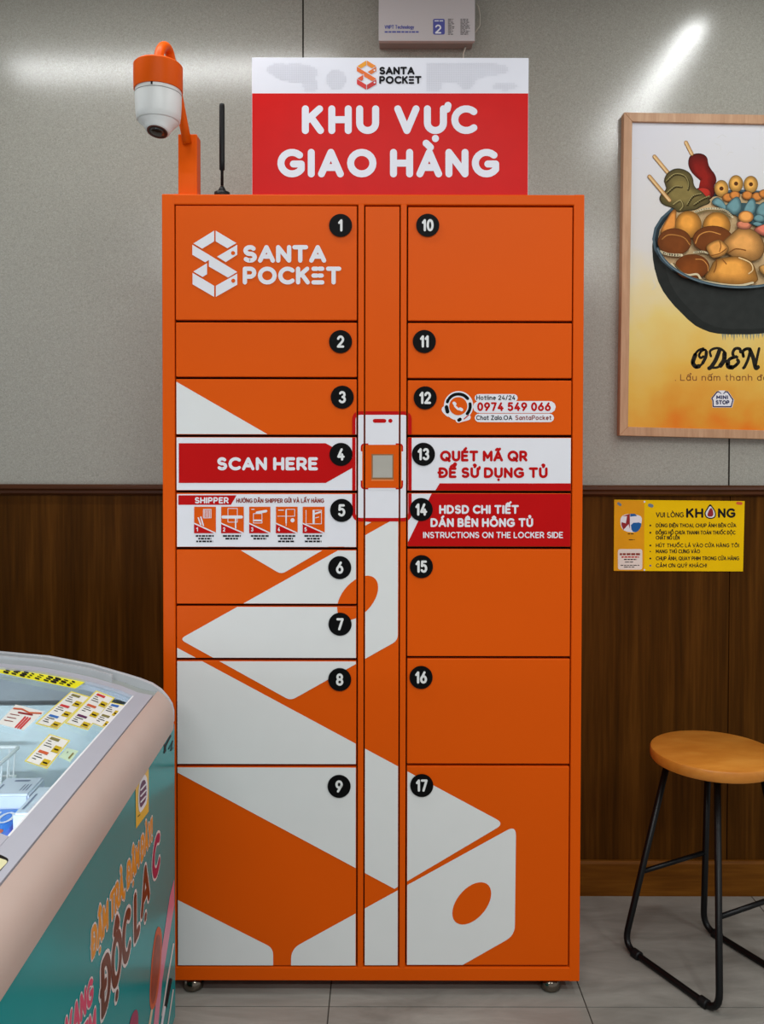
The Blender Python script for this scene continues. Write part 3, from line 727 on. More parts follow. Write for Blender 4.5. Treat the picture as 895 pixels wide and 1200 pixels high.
def grow(pts, k, dx=0, dy=0):
    cx = sum(p[0] for p in pts) / len(pts); cy = sum(p[1] for p in pts) / len(pts)
    return [(cx + (a - cx) * k + dx, cy + (c - cy) * k + dy) for a, c in pts]
def blob(pts, name, col, n=4, dx=0, dy=-1.0, dark=.5, light=1.25, k0=1.0, sm=2):
    pts = smooth(pts, sm) if sm else pts
    P.poly(pts, C(name + '_edge', tuple(v * dark for v in col)), nxt())
    N = 9
    for i in range(N):
        t = i / (N - 1); f = .72 + (light - .72) * t; q_ = t * (n - 1) * .85
        P.poly(grow(pts, .95 - .2 * q_, dx * q_, dy * q_), C(name + str(i), tuple(min(255, v * f) for v in col)), nxt())
def ell(cx, cy, rx, ry, n=28): return [(cx + rx * math.cos(2 * PI * k / n), cy + ry * math.sin(2 * PI * k / n)) for k in range(n)]
def q2(*p, n=8):
    out = []
    pts = [Vector(x) for x in p]
    for i in range(len(pts) - 1):
        p0, p1, p2, p3 = pts[max(i - 1, 0)], pts[i], pts[i + 1], pts[min(i + 2, len(pts) - 1)]
        for k in range(n):
            t = k / n; out.append(tuple(.5 * ((2 * p1) + (p2 - p0) * t + (2 * p0 - 5 * p1 + 4 * p2 - p3) * t * t + (3 * p1 - p0 - 3 * p2 + p3) * t ** 3)))
    out.append(tuple(pts[-1])); return out
# ink wash under the bowl
WASH = C('ink_wash', (150, 150, 128))
for k in range(16):
    x = 846 + k * 3.3 + random.uniform(-1, 1); L = random.uniform(3, 9)
    P.poly([(x - 2.2, 386), (x + 2.4, 386), (x + .4, 392 + L)], WASH, 1)
for k in range(26):
    x, y = random.uniform(744, 895), random.uniform(146, 330); a = random.uniform(0, 6); L = random.uniform(3, 9)
    P.line([(x, y), (x + L * math.cos(a), y + L * math.sin(a)), (x + 1.5 * L * math.cos(a + .5), y + 1.5 * L * math.sin(a + .5))], .5, C('fleck', (214, 212, 208)), 1, 4)
# bowl
left = [(88, 150), (92, 210), (104, 280), (130, 370), (165, 440), (200, 490), (250, 550), (300, 600), (345, 645), (400, 690), (450, 715), (500, 735), (560, 747), (640, 752)]
lp = c2(left); bowl = [(764.5, 284), (764, 289)] + lp + [(1732 - a, c) for a, c in lp[::-1]] + [(968, 284)]
P.poly(bowl, C('bowl', (40, 43, 41)), nxt())
P.poly(grow(bowl, .9, 4, -2), C('bowl_inner', (48, 51, 49)), nxt())
P.poly(ell(866, 280, 102, 58), C('rim', (74, 94, 104)), nxt()); P.poly(ell(866.5, 280.5, 99.5, 56), C('rim_dark', (40, 52, 58)), nxt()); P.poly(ell(867, 281.5, 96.5, 54), C('broth', (206, 174, 128)), nxt())
STICK = (214, 170, 112)
def stick(a, c, w):
    A, B = c1([a])[0], c1([c])[0]
    P.line([A, B], w, C('stick_edge', (150, 104, 56)), nxt()); P.line([A, B], w * .72, C('stick', STICK), nxt()); P.line([(A[0] - .5, A[1]), (B[0] - .5, B[1])], w * .25, C('stick_light', (236, 204, 150)), nxt())
blob(c1([(345, 240), (360, 195), (430, 178), (485, 205), (492, 265), (512, 300), (542, 335), (555, 385), (530, 425), (545, 470), (510, 520), (450, 530), (405, 445), (470, 425), (440, 385), (380, 335), (350, 285)]), 'red_paste', (132, 28, 20), 4, -.6, -.5, .5, 1.08)
stick((330, 105), (372, 188), 4.6)
blob(c1([(395, 440), (440, 428), (500, 440), (520, 480), (500, 520), (440, 520)]), 'red_curl', (150, 40, 30), 3)
stick((102, 207), (200, 325), 4.6)
blob(c1([(168, 375), (195, 320), (260, 288), (335, 305), (380, 350), (388, 430), (440, 455), (470, 490), (520, 540), (440, 570), (400, 595), (330, 600), (270, 615), (240, 580), (160, 558), (133, 515), (150, 475), (190, 445), (180, 410)]), 'olive_skin', (122, 108, 62), 4, 0, -.6, .5, 1.12)
for q in ([(190, 390), (250, 340), (320, 350), (350, 400), (345, 450)], [(190, 480), (250, 430), (300, 430)], [(240, 560), (290, 530), (310, 570), (290, 600)], [(340, 560), (380, 500), (440, 480)], [(390, 560), (450, 520), (500, 500)]):
    P.line(smoothl := q2(*c1(q), n=5), 2.6, C('olive_fold', (84, 72, 40)), nxt(), 8); P.line([(a - .6, c - 1) for a, c in smoothl], 1.1, C('olive_light', (164, 150, 96)), nxt(), 8)
stick((65, 352), (210, 525), 4.6)
for cx, cy in ((585, 440), (690, 405), (797, 410)):
    blob(c1(ell(cx, cy, 52, 62)), 'ball', (216, 160, 78), 4, -.3, -.3, .55, 1.15, sm=0); P.disc(*c1([(cx, cy)])[0], 2.4, C('ball_dot', (92, 52, 22)), nxt())
for cx, cy in ((630, 505), (680, 490), (770, 490), (840, 500), (890, 480)): blob(c1(ell(cx, cy, 40, 32)), 'small_ball', (192, 120, 56), 3, 0, -.3, .5, 1.15, sm=0)
P.poly(smooth(c1([(600, 560), (680, 540), (940, 560), (940, 700), (830, 720), (720, 660), (640, 600)])), C('blue_base', (58, 86, 92)), nxt())
for q in ([(500, 545), (540, 500), (580, 515), (620, 570), (660, 620), (610, 600), (560, 575)], [(600, 580), (650, 525), (695, 492), (725, 530), (730, 600), (680, 640), (640, 615)], [(725, 620), (770, 530), (815, 502), (835, 560), (825, 620), (770, 650)], [(820, 620), (850, 555), (905, 530), (940, 560), (940, 640), (860, 660)], [(800, 660), (840, 625), (890, 640), (900, 680), (840, 690)], [(790, 700), (830, 680), (890, 700), (860, 725)]):
    blob(c1(q), 'leaf', (104, 142, 146), 3, -.3, -.5, .55, 1.1)
P.line(q2(*c1([(390, 610), (470, 590), (560, 590), (620, 610), (660, 650)]), n=5), 2.2, C('noodle', (220, 206, 168)), nxt()); P.line(q2(*c1([(400, 630), (470, 605), (560, 610), (640, 650)]), n=5), 1.6, C('noodle_dark', (120, 104, 66)), nxt())
blob(c1([(232, 588), (180, 670), (125, 775), (200, 770), (262, 730), (252, 650), (258, 600)]), 'wedge', (196, 128, 60), 3, 0, 0, .55, 1.2)
blob(c1(ell(340, 705, 96, 100)), 'egg', (214, 146, 62), 4, -.6, -1.2, .6, 1.15, sm=0)
blob(c1(ell(545, 712, 100, 98)), 'egg', (214, 146, 62), 4, -.6, -1.2, .6, 1.15, sm=0)
blob(c2(ell(240, 88, 122, 98)), 'brown_disc', (156, 84, 34), 4, .6, 1.0, .6, .8, sm=0)
P.line(q2(*c2([(150, 70), (190, 40), (250, 40), (310, 60), (350, 110)]), n=5), 1.2, C('disc_light', (206, 140, 70)), nxt())
blob(c2(ell(515, 70, 145, 98)), 'brown_disc', (156, 84, 34), 4, .6, 1.0, .6, .8, sm=0)
P.line(q2(*c2([(390, 100), (420, 40), (490, 15), (570, 35)]), n=5), 1.2, C('disc_light', (206, 140, 70)), nxt())
P.line(q2(*c2([(140, 160), (200, 180), (290, 185)]), n=5), 3.2, C('noodle', (220, 206, 168)), nxt()); P.line(q2(*c2([(380, 165), (440, 160), (480, 170)]), n=5), 2.4, C('noodle', (220, 206, 168)), nxt())
blob(c1([(890, 700), (960, 690), (980, 800), (900, 800), (800, 750), (830, 720)]), 'pink_slice', (190, 104, 84), 3)
blob(c2([(580, 90), (640, 40), (690, -10), (760, -20), (840, 20), (885, 90), (890, 160), (850, 225), (740, 235), (640, 190), (590, 150)]), 'pouch', (202, 144, 78), 4, -.4, -.8, .55, 1.18)
blob(c1([(680, 690), (720, 680), (800, 700), (790, 735), (740, 745), (690, 730)]), 'pouch_tie', (186, 112, 84), 3)
blob(c1(ell(752, 650, 55, 44)), 'pouch_knot', (222, 150, 78), 3, 0, -.4, .6, 1.15, sm=0)
P.line(q2(*c2([(625, 170), (680, 140), (750, 150)]), n=5), 1.1, C('fold', (150, 92, 40)), nxt())
blob(c2(ell(365, 268, 125, 90)), 'brown_round', (160, 84, 30), 4, -.4, 1.2, .6, .85, sm=0); P.line(q2(*c2([(390, 215), (440, 220), (475, 260), (480, 300)]), n=5), 1.0, C('disc_light', (206, 140, 70)), nxt())
blob(c2([(830, 270), (895, 250), (940, 260), (940, 350), (870, 330)]), 'side_cake', (176, 130, 70), 3)
blob(c2([(440, 360), (490, 290), (520, 220), (600, 200), (720, 190), (800, 235), (832, 320), (845, 385), (700, 408), (560, 395)]), 'front_pouch', (212, 146, 66), 4, -.6, -1.2, .55, 1.18)
blob(c2([(455, 125), (510, 85), (565, 70), (600, 100), (635, 135), (600, 190), (510, 215), (485, 180)]), 'front_knot', (206, 144, 72), 3, 0, -.3, .5, 1.15)
for q in ([(560, 85), (570, 120), (560, 160)], [(500, 190), (560, 175), (610, 140)], [(540, 215), (535, 270), (520, 310)], [(580, 215), (610, 250)]): P.line(q2(*c2(q), n=5), 1.1, C('fold', (150, 92, 40)), nxt(), 6)
P.line(q2(*c2([(700, 205), (780, 240), (800, 290), (770, 320)]), n=5), 1.4, C('gloss', (240, 206, 150)), nxt(), 6)
P.line(q2(*c2([(215, 250), (260, 300), (330, 330), (400, 325), (440, 370), (560, 395), (700, 405), (800, 385)]), n=5), 2.4, C('noodle', (220, 206, 168)), nxt(), 8)
P.line(q2(*c2([(230, 245), (270, 290), (340, 340), (430, 362), (560, 385)]), n=5), 1.0, C('noodle_dark', (120, 104, 66)), nxt(), 8)
front = [(866 + 99.5 * math.cos(math.radians(a)), 281 + 56.5 * math.sin(math.radians(a))) for a in range(8, 173, 5)]
P.line(front, 3.0, C('rim', (74, 94, 104)), nxt(), 8); P.line([(a, c + .6) for a, c in front], 1.0, C('rim_gloss', (110, 130, 138)), nxt(), 8)
T_ = 3
PINK = mat('poster_black_ink', (36, 32, 26), .45, .1)
# brush script word
def sc(pts, w): P.line([(740 + a * .1732, 390 + c * .1732) for a, c in pts], (w - 1.2) * 1.6, PINK, T_, 10)
sc(q2((484, 106), (448, 122), (418, 165), (412, 210), (436, 232), (472, 214), (502, 160), (500, 118), (474, 122), (456, 150), (466, 170), (484, 160)), 3.0); sc(q2((430, 150), (414, 200), (432, 228), (455, 226)), 4.4); sc(q2((505, 130), (500, 165), (480, 205)), 3.6)
sc(q2((596, 112), (570, 180), (540, 228), (524, 240)), 4.2); sc(q2((536, 158), (530, 125), (560, 106), (600, 108), (632, 140), (620, 196), (584, 232), (540, 236)), 3.0); sc(q2((628, 140), (624, 185), (600, 222)), 4.6)
sc(q2((736, 130), (730, 108), (700, 108), (684, 135), (692, 160), (712, 164)), 3.4); sc(q2((706, 162), (666, 176), (646, 206), (654, 232), (690, 230), (722, 200), (716, 184)), 3.6); sc(q2((650, 195), (654, 228), (680, 234)), 4.6)
sc(q2((756, 160), (752, 126), (778, 108), (800, 116), (790, 170), (766, 226), (756, 238)), 3.4); sc(q2((798, 112), (822, 170), (838, 236), (854, 232)), 4.2); sc(q2((862, 106), (852, 150), (842, 200), (836, 236)), 3.2)
P.text('·', 790.6, 792, 447.6, 4, .3, BROWNRED, T_); P.text('Lẩu nấm thanh đạm', 796.8, 909, 446.2, 7.8, .12, mat('poster_brown_ink', (122, 66, 30), .5, .3), T_, gap=.16, n=6)
# small house-shaped shop emblem
NAVY = mat('navy_ink', (40, 40, 84), .5, .3)
hs = [(833.8, 467), (840, 459.4), (846, 458.6), (852.4, 459.4), (858.6, 468.6), (856.4, 476.6), (835.6, 476.6), (835.2, 469)]
P.poly(grow(hs, 1.1), SWHITE, T_); P.line(hs + [hs[0]], 1.4, NAVY, T_ + 1, 8); P.poly([(841.6, 457.6), (849.6, 457.6), (848, 461), (843.6, 461)], SWHITE, T_ + 2); P.line([(842.2, 459.2), (844.6, 461.2)], 1, NAVY, T_ + 3, 6); P.line([(850, 459.2), (847.6, 461.2)], 1, NAVY, T_ + 3, 6)
P.text('MINI', 839, 853, 468, 4.8, .26, NAVY, T_ + 3, gap=.06, n=6); P.text('STOP', 838.4, 854.4, 474, 5, .26, NAVY, T_ + 3, gap=.04, n=6)
P.done('artwork', pprint)

# ================================================================== YELLOW NOTICE ON THE PANELLING
YNO = YN - .003
NF = plane_fn(YNO, .0002)
nq = [(719.6, 585.6), (872.4, 587.2), (870.4, 669.6), (719, 669)]
bm = bmesh.new(); q = [onY(x, y, YNO) for x, y in nq]; hexa(bm, q + [sh(v, YN) for v in q])
notice = obj('wall_notice', bm, mat('yellow_laminated_print', (244, 198, 0), .35, .12, var=.05, scale=8)); tag(notice, 'yellow printed rules notice stuck on the dark wood panelling', 'notice')
p = Print(NF)
p.poly([(719.8, 586), (754.8, 586.4), (754.6, 669.2), (719.4, 669)], mat('amber_print', (232, 160, 24), .35, .12, var=.08, scale=10), 1)
p.poly(rpoly([(723.8, 643.4), (752.4, 643.4), (752.4, 667.6), (723.8, 667.6)], 3), mat('pale_print', (236, 222, 212), .4, .4), 2)
tiny(p, 726, 750.5, 648.2, 2.4, BROWNRED); tiny(p, 728, 748.5, 652, 1.5, RED); tiny(p, 731, 746, 655, 1.2, INK); tiny(p, 732, 742, 658.2, .9, INK); tiny(p, 727, 749, 662, .9, INK); tiny(p, 731, 743, 664, .9, INK)
P3 = lambda a, c: (715 + a * .095, 580 + c * .095)
p.poly(smooth([P3(*z) for z in ((120, 300), (150, 250), (240, 230), (330, 245), (390, 270), (385, 350), (350, 440), (290, 465), (180, 450), (130, 400))], 1), SWHITE, 2)
p.poly([P3(*z) for z in ((150, 262), (240, 232), (240, 420), (225, 360), (160, 430), (135, 370), (138, 335), (190, 350), (205, 262))], mat('maroon_ink', (150, 34, 38), .5, .3), 3)
p.poly(smooth([P3(*z) for z in ((250, 345), (385, 338), (375, 400), (330, 460), (262, 452))], 1), mat('bright_blue_ink', (18, 92, 160), .5, .3), 3)
p.poly([P3(*z) for z in ((245, 232), (300, 232), (330, 258), (245, 268))], MATS['bright_blue_ink'], 3)
tiny(p, P3(215, 0)[0], P3(285, 0)[0], P3(0, 474)[1], 1.0, INK); tiny(p, P3(228, 0)[0], P3(300, 0)[0], P3(0, 548)[1], .8, INK)
p.text('VUI LÒNG', 768.4, 801, 606.4, 6.2, .16, INK, 2, gap=.12, n=6)
p.text('KH', 803.6, 824, 606.8, 11.2, .22, INK, 2, gap=.1); p.text('NG', 841, 861.4, 606.8, 11.2, .22, INK, 2, gap=.08)
drop = rpoly([(831.8, 589.6), (838.4, 599), (838.6, 606.2), (833, 608.4), (827, 607), (824.6, 601.4)], 3.4)
p.poly(smooth(drop, 1), INK, 2); p.poly(grow(smooth(drop, 1), .8), SWHITE, 3); p.poly(smooth([(832.6, 594), (835.6, 599), (835.4, 605.4), (828.4, 605.4), (829, 600.6)], 1), MATS['maroon_ink'], 4)
LN = [(618, 768.4, 862.4, 'DÙNG ĐIỆN THOẠI, CHỤP ẢNH BÊN CỬA', 1), (626.4, 768.4, 861.4, 'ĐỒNG HỒ CHƯA THANH TOÁN THUỐC ĐỘC', 1), (632.4, 768.4, 796, 'CHẤT NỔ LÊN', 0),
      (641.4, 768.4, 865.6, 'HÚT THUỐC LÁ VÀO CỬA HÀNG TÔI', 1), (648.4, 768.4, 820, 'MANG THÚ CƯNG VÀO', 2), (656.6, 768.4, 865.8, 'CHỤP ẢNH, QUAY PHIM TRONG CỬA HÀNG', 1), (665, 768.4, 828, 'CẢM ƠN QUÝ KHÁCH!', 3)]
for y, a, c, s_, bl in LN:
    p.text(s_, a, c, y, 4.6, .17, INK, 2, gap=.12, n=6)
    if bl: p.disc(761.8, y - 2.2, 1.1 if bl != 2 else .7, INK if bl != 3 else BLUEINK, 2, n=10)
p.line([(724.5, 590), (726.5, 591.5)], 3.2, mat('tape_blue', (110, 126, 140), .4, .5), 2); p.line([(761, 592), (763.6, 592.8)], 4, MATS['tape_blue'], 2)
p.line([(864, 589.6), (868, 590)], 3.4, mat('tape_orange', (222, 92, 40), .4, .5), 2)
p.disc(755, 588, 1.1, SWHITE, 3); p.disc(754.8, 667.8, 1.1, SWHITE, 3)
p.done('printed_text', notice)

# ================================================================== BAR STOOL
SEATZ = .548
seatw = wood('honey_beech', (188, 112, 34), (206, 130, 46), (222, 150, 62), 'X', 9, .35, .35, .5, .05, 4)
scx, scy, srad = .868, 2.214, .160
stool = thing('bar_stool', (scx, scy, 0), 'round wooden seat stool with black sled legs beside the orange locker', 'stool')
bm = bmesh.new(); lathe(bm, [(srad - .012, SEATZ - .033), (srad - .003, SEATZ - .029), (srad, SEATZ - .022), (srad, SEATZ - .006), (srad - .002, SEATZ - .002), (srad - .006, SEATZ)], (scx, scy, 0), 72)
autosmooth(obj('seat', bm, seatw, stool), 35)
rt = .0085
def fl(px, py): 
    q = onZ(px, py, rt); return Vector((q.x, q.y, rt))
L1, L2, L3 = fl(731, 1108), fl(843, 1188), fl(824, 1086)
L4 = L2 + (L3 - L1)
zt_ = SEATZ - .03
def top(px, py, Y): v = onY(px, py, Y); v.z = zt_; return v
Tp = [Vector((.768, 2.262, zt_)), Vector((.842, 2.125, zt_)), Vector((.886, 2.298, zt_)), Vector((.972, 2.170, zt_))]
bm = bmesh.new(); tube(bm, fillet([Tp[0], L1, L2, Tp[1]], .045, 7), rt, 14); obj('sled_frame', bm, BLKMETAL, stool, smooth=True)
bm = bmesh.new(); tube(bm, fillet([Tp[2], L3, L4, Tp[3]], .045, 7), rt, 14); obj('sled_frame', bm, BLKMETAL, stool, smooth=True)
def on_leg(a, b_, z): t = (z - a.z) / (b_.z - a.z); return a.lerp(b_, t)
for (a, b_, c, d, za, zb2) in ((Tp[0], L1, Tp[2], L3, .205, .226), (Tp[1], L2, Tp[3], L4, .205, .222)):
    bm = bmesh.new(); tube(bm, [on_leg(a, b_, za), on_leg(c, d, zb2)], .0065, 12); obj('crossbar', bm, BLKMETAL, stool, smooth=True)
for a, b_ in ((L1, L2), (L2, L1), (L3, L4), (L4, L3)):
    d = (b_ - a).normalized(); c0 = a + d * .035; bm = bmesh.new()
    tube(bm, [c0, c0 + d * .004, c0 + d * .018, c0 + d * .022], .0125, 12)
    for v in bm.verts: v.co.z = max(v.co.z, 0.0)
    obj('foot_pad', bm, BLKPLASTIC, stool, smooth=True)

# ================================================================== ICE CREAM FREEZER
FY = 1.93
o = onY(204.5, 900, FY); ORG = Vector((o.x, FY, 0))
EV = Vector((-.039, 1, 0)).normalized(); EU = Vector((-1, -.039, 0)).normalized()
def fz(u, v, z): return ORG + EU * u + EV * v + Vector((0, 0, z))
WD, LN_ = .95, 1.36
TPR = [(0.035, .783), (.068, .790), (.106, .806), (.183, .829), (.28, .848), (.396, .860), (.475, .863)]
def tz(u):
    u = min(u, WD - u)
    if u <= TPR[0][0]: return TPR[0][1]
    for (a, za), (c, zc) in zip(TPR, TPR[1:]):
        if u <= c:
            t = (u - a) / (c - a); return za + (zc - za) * t
    return TPR[-1][1]
freezer = thing('ice_cream_freezer', fz(WD / 2, -LN_ / 2, 0), 'teal ice cream chest freezer with arched glass top in front of the locker', 'freezer')
TEAL = mat('teal_vinyl_wrap', (0, 146, 148), .2, .12, var=.06, scale=2.5)
BEIGE = mat('rosy_beige_plastic', (190, 170, 159), .4, .25, var=.02)
GREYPL = mat('cool_grey_plastic', (182, 184, 194), .35, .5, var=.02)
LINER = mat('pale_liner', (206, 220, 224), .4, .4, var=.02)
def fbox(bm, u0, u1, v0, v1, z0, z1, mi=0):
    hexa(bm, [fz(u0, v0, z0), fz(u1, v0, z0), fz(u1, v0, z1), fz(u0, v0, z1), fz(u0, v1, z0), fz(u1, v1, z0), fz(u1, v1, z1), fz(u0, v1, z1)], mi)
ZTOP = .703; wl = .05
bm = bmesh.new()
fbox(bm, 0, wl, -LN_, 0, .03, ZTOP); fbox(bm, WD - wl, WD, -LN_, 0, .03, ZTOP); fbox(bm, wl, WD - wl, -.05, 0, .03, ZTOP); fbox(bm, wl, WD - wl, -LN_, -LN_ + .05, .03, ZTOP); fbox(bm, wl, WD - wl, -LN_ + .05, -.05, .03, .25)
obj('body', bm, TEAL, freezer)
bm = bmesh.new(); fbox(bm, .03, WD - .03, -LN_ + .04, -.04, 0, .031); obj('plinth', bm, BLKPLASTIC, freezer)
bm = bmesh.new()
i0, i1 = wl + .001, WD - wl - .001; v0, v1 = -LN_ + .051, -.051; tk = .006
fbox(bm, i0, i0 + tk, v0, v1, .251, .765); fbox(bm, i1 - tk, i1, v0, v1, .251, .765); fbox(bm, i0, i1, v1 - tk, v1, .251, .765); fbox(bm, i0, i1, v0, v0 + tk, .251, .765); fbox(bm, i0, i1, v0, v1, .251, .257)
obj('liner', bm, LINER, freezer)
# side rails with rounded shoulders
for flip in (0, 1):
    bm = bmesh.new()
    pr = [(-.003, ZTOP - .004), (-.004, .722), (-.001, .742), (.007, .760), (.019, .774), (.034, .783), (.036, .772), (.036, ZTOP - .004)]
    vs_ = [-LN_, -.09, -.05, -.03, -.02, -.0137]; ins = [0, 0, 0, .0005, .001, .002]
    rr = []
    for v_, k in zip(vs_, ins):
        rr.append([fz((WD - (a + k * (1 - a / .04))) if flip else (a + k * (1 - a / .04)), v_, z - k * .25 if z > .75 else z) for a, z in pr])
    rings(bm, rr); autosmooth(obj('side_rail', bm, BEIGE, freezer), 50)
# grey top frame: long edges, far arch with raised lip
def arch(bm, u0, u1, v0, v1, dz0, dz1, n=24, mi=0):
    rs = []
    for k in range(n + 1):
        u = u0 + (u1 - u0) * k / n; z = tz(u)
        rs.append([fz(u, v0, z + dz0), fz(u, v1, z + dz0), fz(u, v1, z + dz1), fz(u, v0, z + dz1)])
    rings(bm, rs, mi=mi)
bm = bmesh.new(); arch(bm, .0365, .070, -LN_, -.055, -.02, .001, 4); obj('frame_strip', bm, GREYPL, freezer)
bm = bmesh.new(); arch(bm, WD - .070, WD - .0365, -LN_, -.055, -.02, .001, 4); obj('frame_strip', bm, GREYPL, freezer)
bm = bmesh.new(); arch(bm, .070, WD - .070, -.085, -.055, -.02, .001); obj('frame_strip', bm, GREYPL, freezer)
bm = bmesh.new(); arch(bm, .037, WD - .037, -.055, -.014, -.03, -.004); obj('end_channel', bm, mat('smoky_channel', (150, 156, 152), .3, .5), freezer)
bm = bmesh.new()
LPR = [(0.0, .735), (.004, .752), (.0135, .768), (.028, .785), (.048, .799), (.075, .810), (.106, .820), (.183, .843), (.28, .8625), (.396, .874), (.475, .877)]
LPR = LPR + [(WD - a, z) for a, z in LPR[-2::-1]]
rings(bm, [[fz(a, -.0135, z - .12 if k not in (0, 1, 2, len(LPR) - 1, len(LPR) - 2, len(LPR) - 3) else .71), fz(a, 0, z - .12 if k not in (0, 1, 2, len(LPR) - 1, len(LPR) - 2, len(LPR) - 3) else .71), fz(a, 0, z - .001), fz(a, -.003, z), fz(a, -.0105, z), fz(a, -.0135, z - .001)] for k, (a, z) in enumerate(LPR)])
obj('end_lip', bm, mat('pale_grey_lip', (190, 194, 198), .3, .5), freezer)
bm = bmesh.new(); arch(bm, .13, WD - .13, -.036, -.030, -.004, .012, 30); obj('inner_lip', bm, MATS['pale_grey_lip'], freezer)
bm = bmesh.new(); arch(bm, .0698, .0722, -.765, -.086, -.006, .0012, 2); obj('painted_edge_glint', bm, mat('edge_glint_white', (240, 244, 246), .4, .3), freezer)  # added white strip imitating the bright line along the glass edge
# glass lids, the nearer edge in a grey bar with a hand grip
GL = glass('lid_glass', (.92, .95, .96), .02, 1.5)
bm = bmesh.new(); arch(bm, .0705, WD - .0705, -.765, -.086, -.010, -.005, 40); lid = obj('lid_glass', bm, GL, freezer, smooth=False)
bm = bmesh.new(); arch(bm, .0705, WD - .0705, -LN_, -.866, -.010, -.005, 40); obj('lid_glass', bm, GL, freezer)
bm = bmesh.new(); arch(bm, .0705, WD - .0705, -.865, -.766, -.016, .001, 30); bar = obj('lid_bar', bm, GREYPL, freezer)
def on_top(px, py, lift):
    """carry a measured point to the arched top"""
    d = ray(px, py); t = .5
    for _ in range(60):
        q = CAM + d * t; r = q - ORG; u = r.dot(EU); g = q.z - (tz(max(u, .0)) + lift)
        t += g / max(-d.z + .12, .15) * .8
    return CAM + d * t
def top_fn(px, py, layer): return on_top(px, py, -.0046 + .0006 * layer)
def bar_fn(px, py, layer): return on_top(px, py, .0012 + .0005 * layer)
p = Print(bar_fn); p.poly(rpoly([(-14, 997), (1, 1001.5), (11.6, 1007), (1, 1019.6), (-14, 1037)], 5), BLKPLASTIC, 1)
p.poly(rpoly([(-14, 1002.5), (0, 1005.5), (10, 1009), (0, 1019.4), (-14, 1035)], 4), mat('cream_grip', (226, 222, 176), .5, .4), 2); p.done('hand_grip', bar)
# stickers on the glass
def quadgrid(p, q, m, layer, n=5):
    A, B, C_, D = [Vector(x) for x in q]
    f = lambda s, t: tuple((A * (1 - s) + B * s) * (1 - t) + (D * (1 - s) + C_ * s) * t)
    for i in range(n):
        for j in range(n):
            p.poly([f(i / n, j / n), f((i + 1) / n, j / n), f((i + 1) / n, (j + 1) / n), f(i / n, (j + 1) / n)], m, layer)
    return f
YEL = mat('bright_yellow_sticker', (246, 240, 20), .4, .4); GOLD = mat('gold_print', (206, 178, 30), .45, .4); PALE = mat('pale_sticker', (236, 238, 232), .4, .4); CARD = mat('yellow_edge', (232, 220, 96), .45, .4)
p = Print(top_fn)
f = quadgrid(p, [(4.5, 780.6), (99.6, 799.4), (88, 806.8), (-4, 787.8)], YEL, 1, 6)
for k in range(9):
    s0 = .07 + k * .1 + random.uniform(-.01, .01); wdt = random.choice((.03, .05, .06))
    for j in range(3): p.line([f(s0, .2 + .25 * j), f(s0 + wdt, .25 + .25 * j)], random.choice((1.2, 1.8, 2.4)), INK, 2, 6)
p.done('lid_sticker', lid, 'long bright yellow sticker with black writing')
def price_card(q, rows, split, seedcol):
    p = Print(top_fn)
    f = quadgrid(p, q, CARD, 1, 4)
    g = quadgrid(p, [f(.06, .03), f(.94, .03), f(.94, .97), f(.06, .97)], PALE, 2, 4)
    for r in range(rows):
        t0, t1 = r / rows, (r + 1) / rows; dt = t1 - t0
        c = seedcol[r % len(seedcol)]
        p.poly([g(.12, t0 + .06 * dt), g(.6, t0 + .06 * dt), g(.6, t0 + .24 * dt), g(.12, t0 + .24 * dt)], c, 3)
        for k in range(3): p.line([g(.12, t0 + dt * (.36 + .17 * k)), g(.30 + .1 * ((k + r) % 3), t0 + dt * (.36 + .17 * k))], .8, INK, 3, 4)
        p.poly([g(.62, t0 + .5 * dt), g(.97, t0 + .5 * dt), g(.97, t0 + .95 * dt), g(.62, t0 + .95 * dt)], GOLD, 3)
        p.line([g(.7, t0 + .74 * dt), g(.88, t0 + .74 * dt)], 1.6, INK, 4, 6)
    p.done('price_sticker', lid)
OR_ = mat('sticker_orange', (208, 96, 56), .45, .4); BL_ = mat('sticker_blue', (44, 110, 190), .45, .4); PU_ = mat('sticker_purple', (92, 40, 84), .45, .4); OL_ = mat('sticker_olive', (130, 124, 70), .45, .4); RD_ = mat('sticker_red', (206, 58, 60), .45, .4)
price_card([(83.4, 809.8), (106, 816.6), (67, 855), (41, 848)], 3, 0, [OL_, RD_, BL_])
price_card([(112.6, 809), (134.6, 817.6), (103, 855.8), (75.4, 847.4)], 3, 0, [RD_, OR_, PU_])
price_card([(129, 822.6), (149.6, 827), (127, 855), (106, 847)], 2, 0, [BL_, OL_])
price_card([(58, 860), (82.4, 867.6), (55.2, 901), (28.4, 892)], 2, 0, [OL_, OR_])
p = Print(top_fn); f = quadgrid(p, [(18.4, 825.6), (52.4, 834), (27.4, 856), (-3, 848)], PALE, 1, 4)
p.line([f(.05, .18), f(.3, .12), f(.6, .2), f(.95, .1)], 1.8, OR_, 2); p.line([f(.3, .3), f(.75, .26)], 2, MATS['maroon_ink'], 2)
for k in range(3): p.line([f(.1, .45 + .16 * k), f(.4, .42 + .16 * k)], .8, BROWNRED, 2, 4)
for k in range(3): p.line([f(.62 + .09 * k, .42), f(.66 + .09 * k, .95)], 2.0, RD_, 2, 6)
p.done('lid_sticker', lid, 'white sticker with orange picture and red price')
p = Print(top_fn); f = quadgrid(p, [(78.4, 876.4), (92, 880), (82, 893), (69, 887)], mat('pale_green_sticker', (198, 226, 196), .4, .4), 1, 2); p.line([f(.75, .3), f(.72, .75)], 2, OL_, 2, 6); p.line([f(.3, .3), f(.3, .4)], .8, INK, 2, 4); p.done('lid_sticker', lid, 'small pale green sticker')
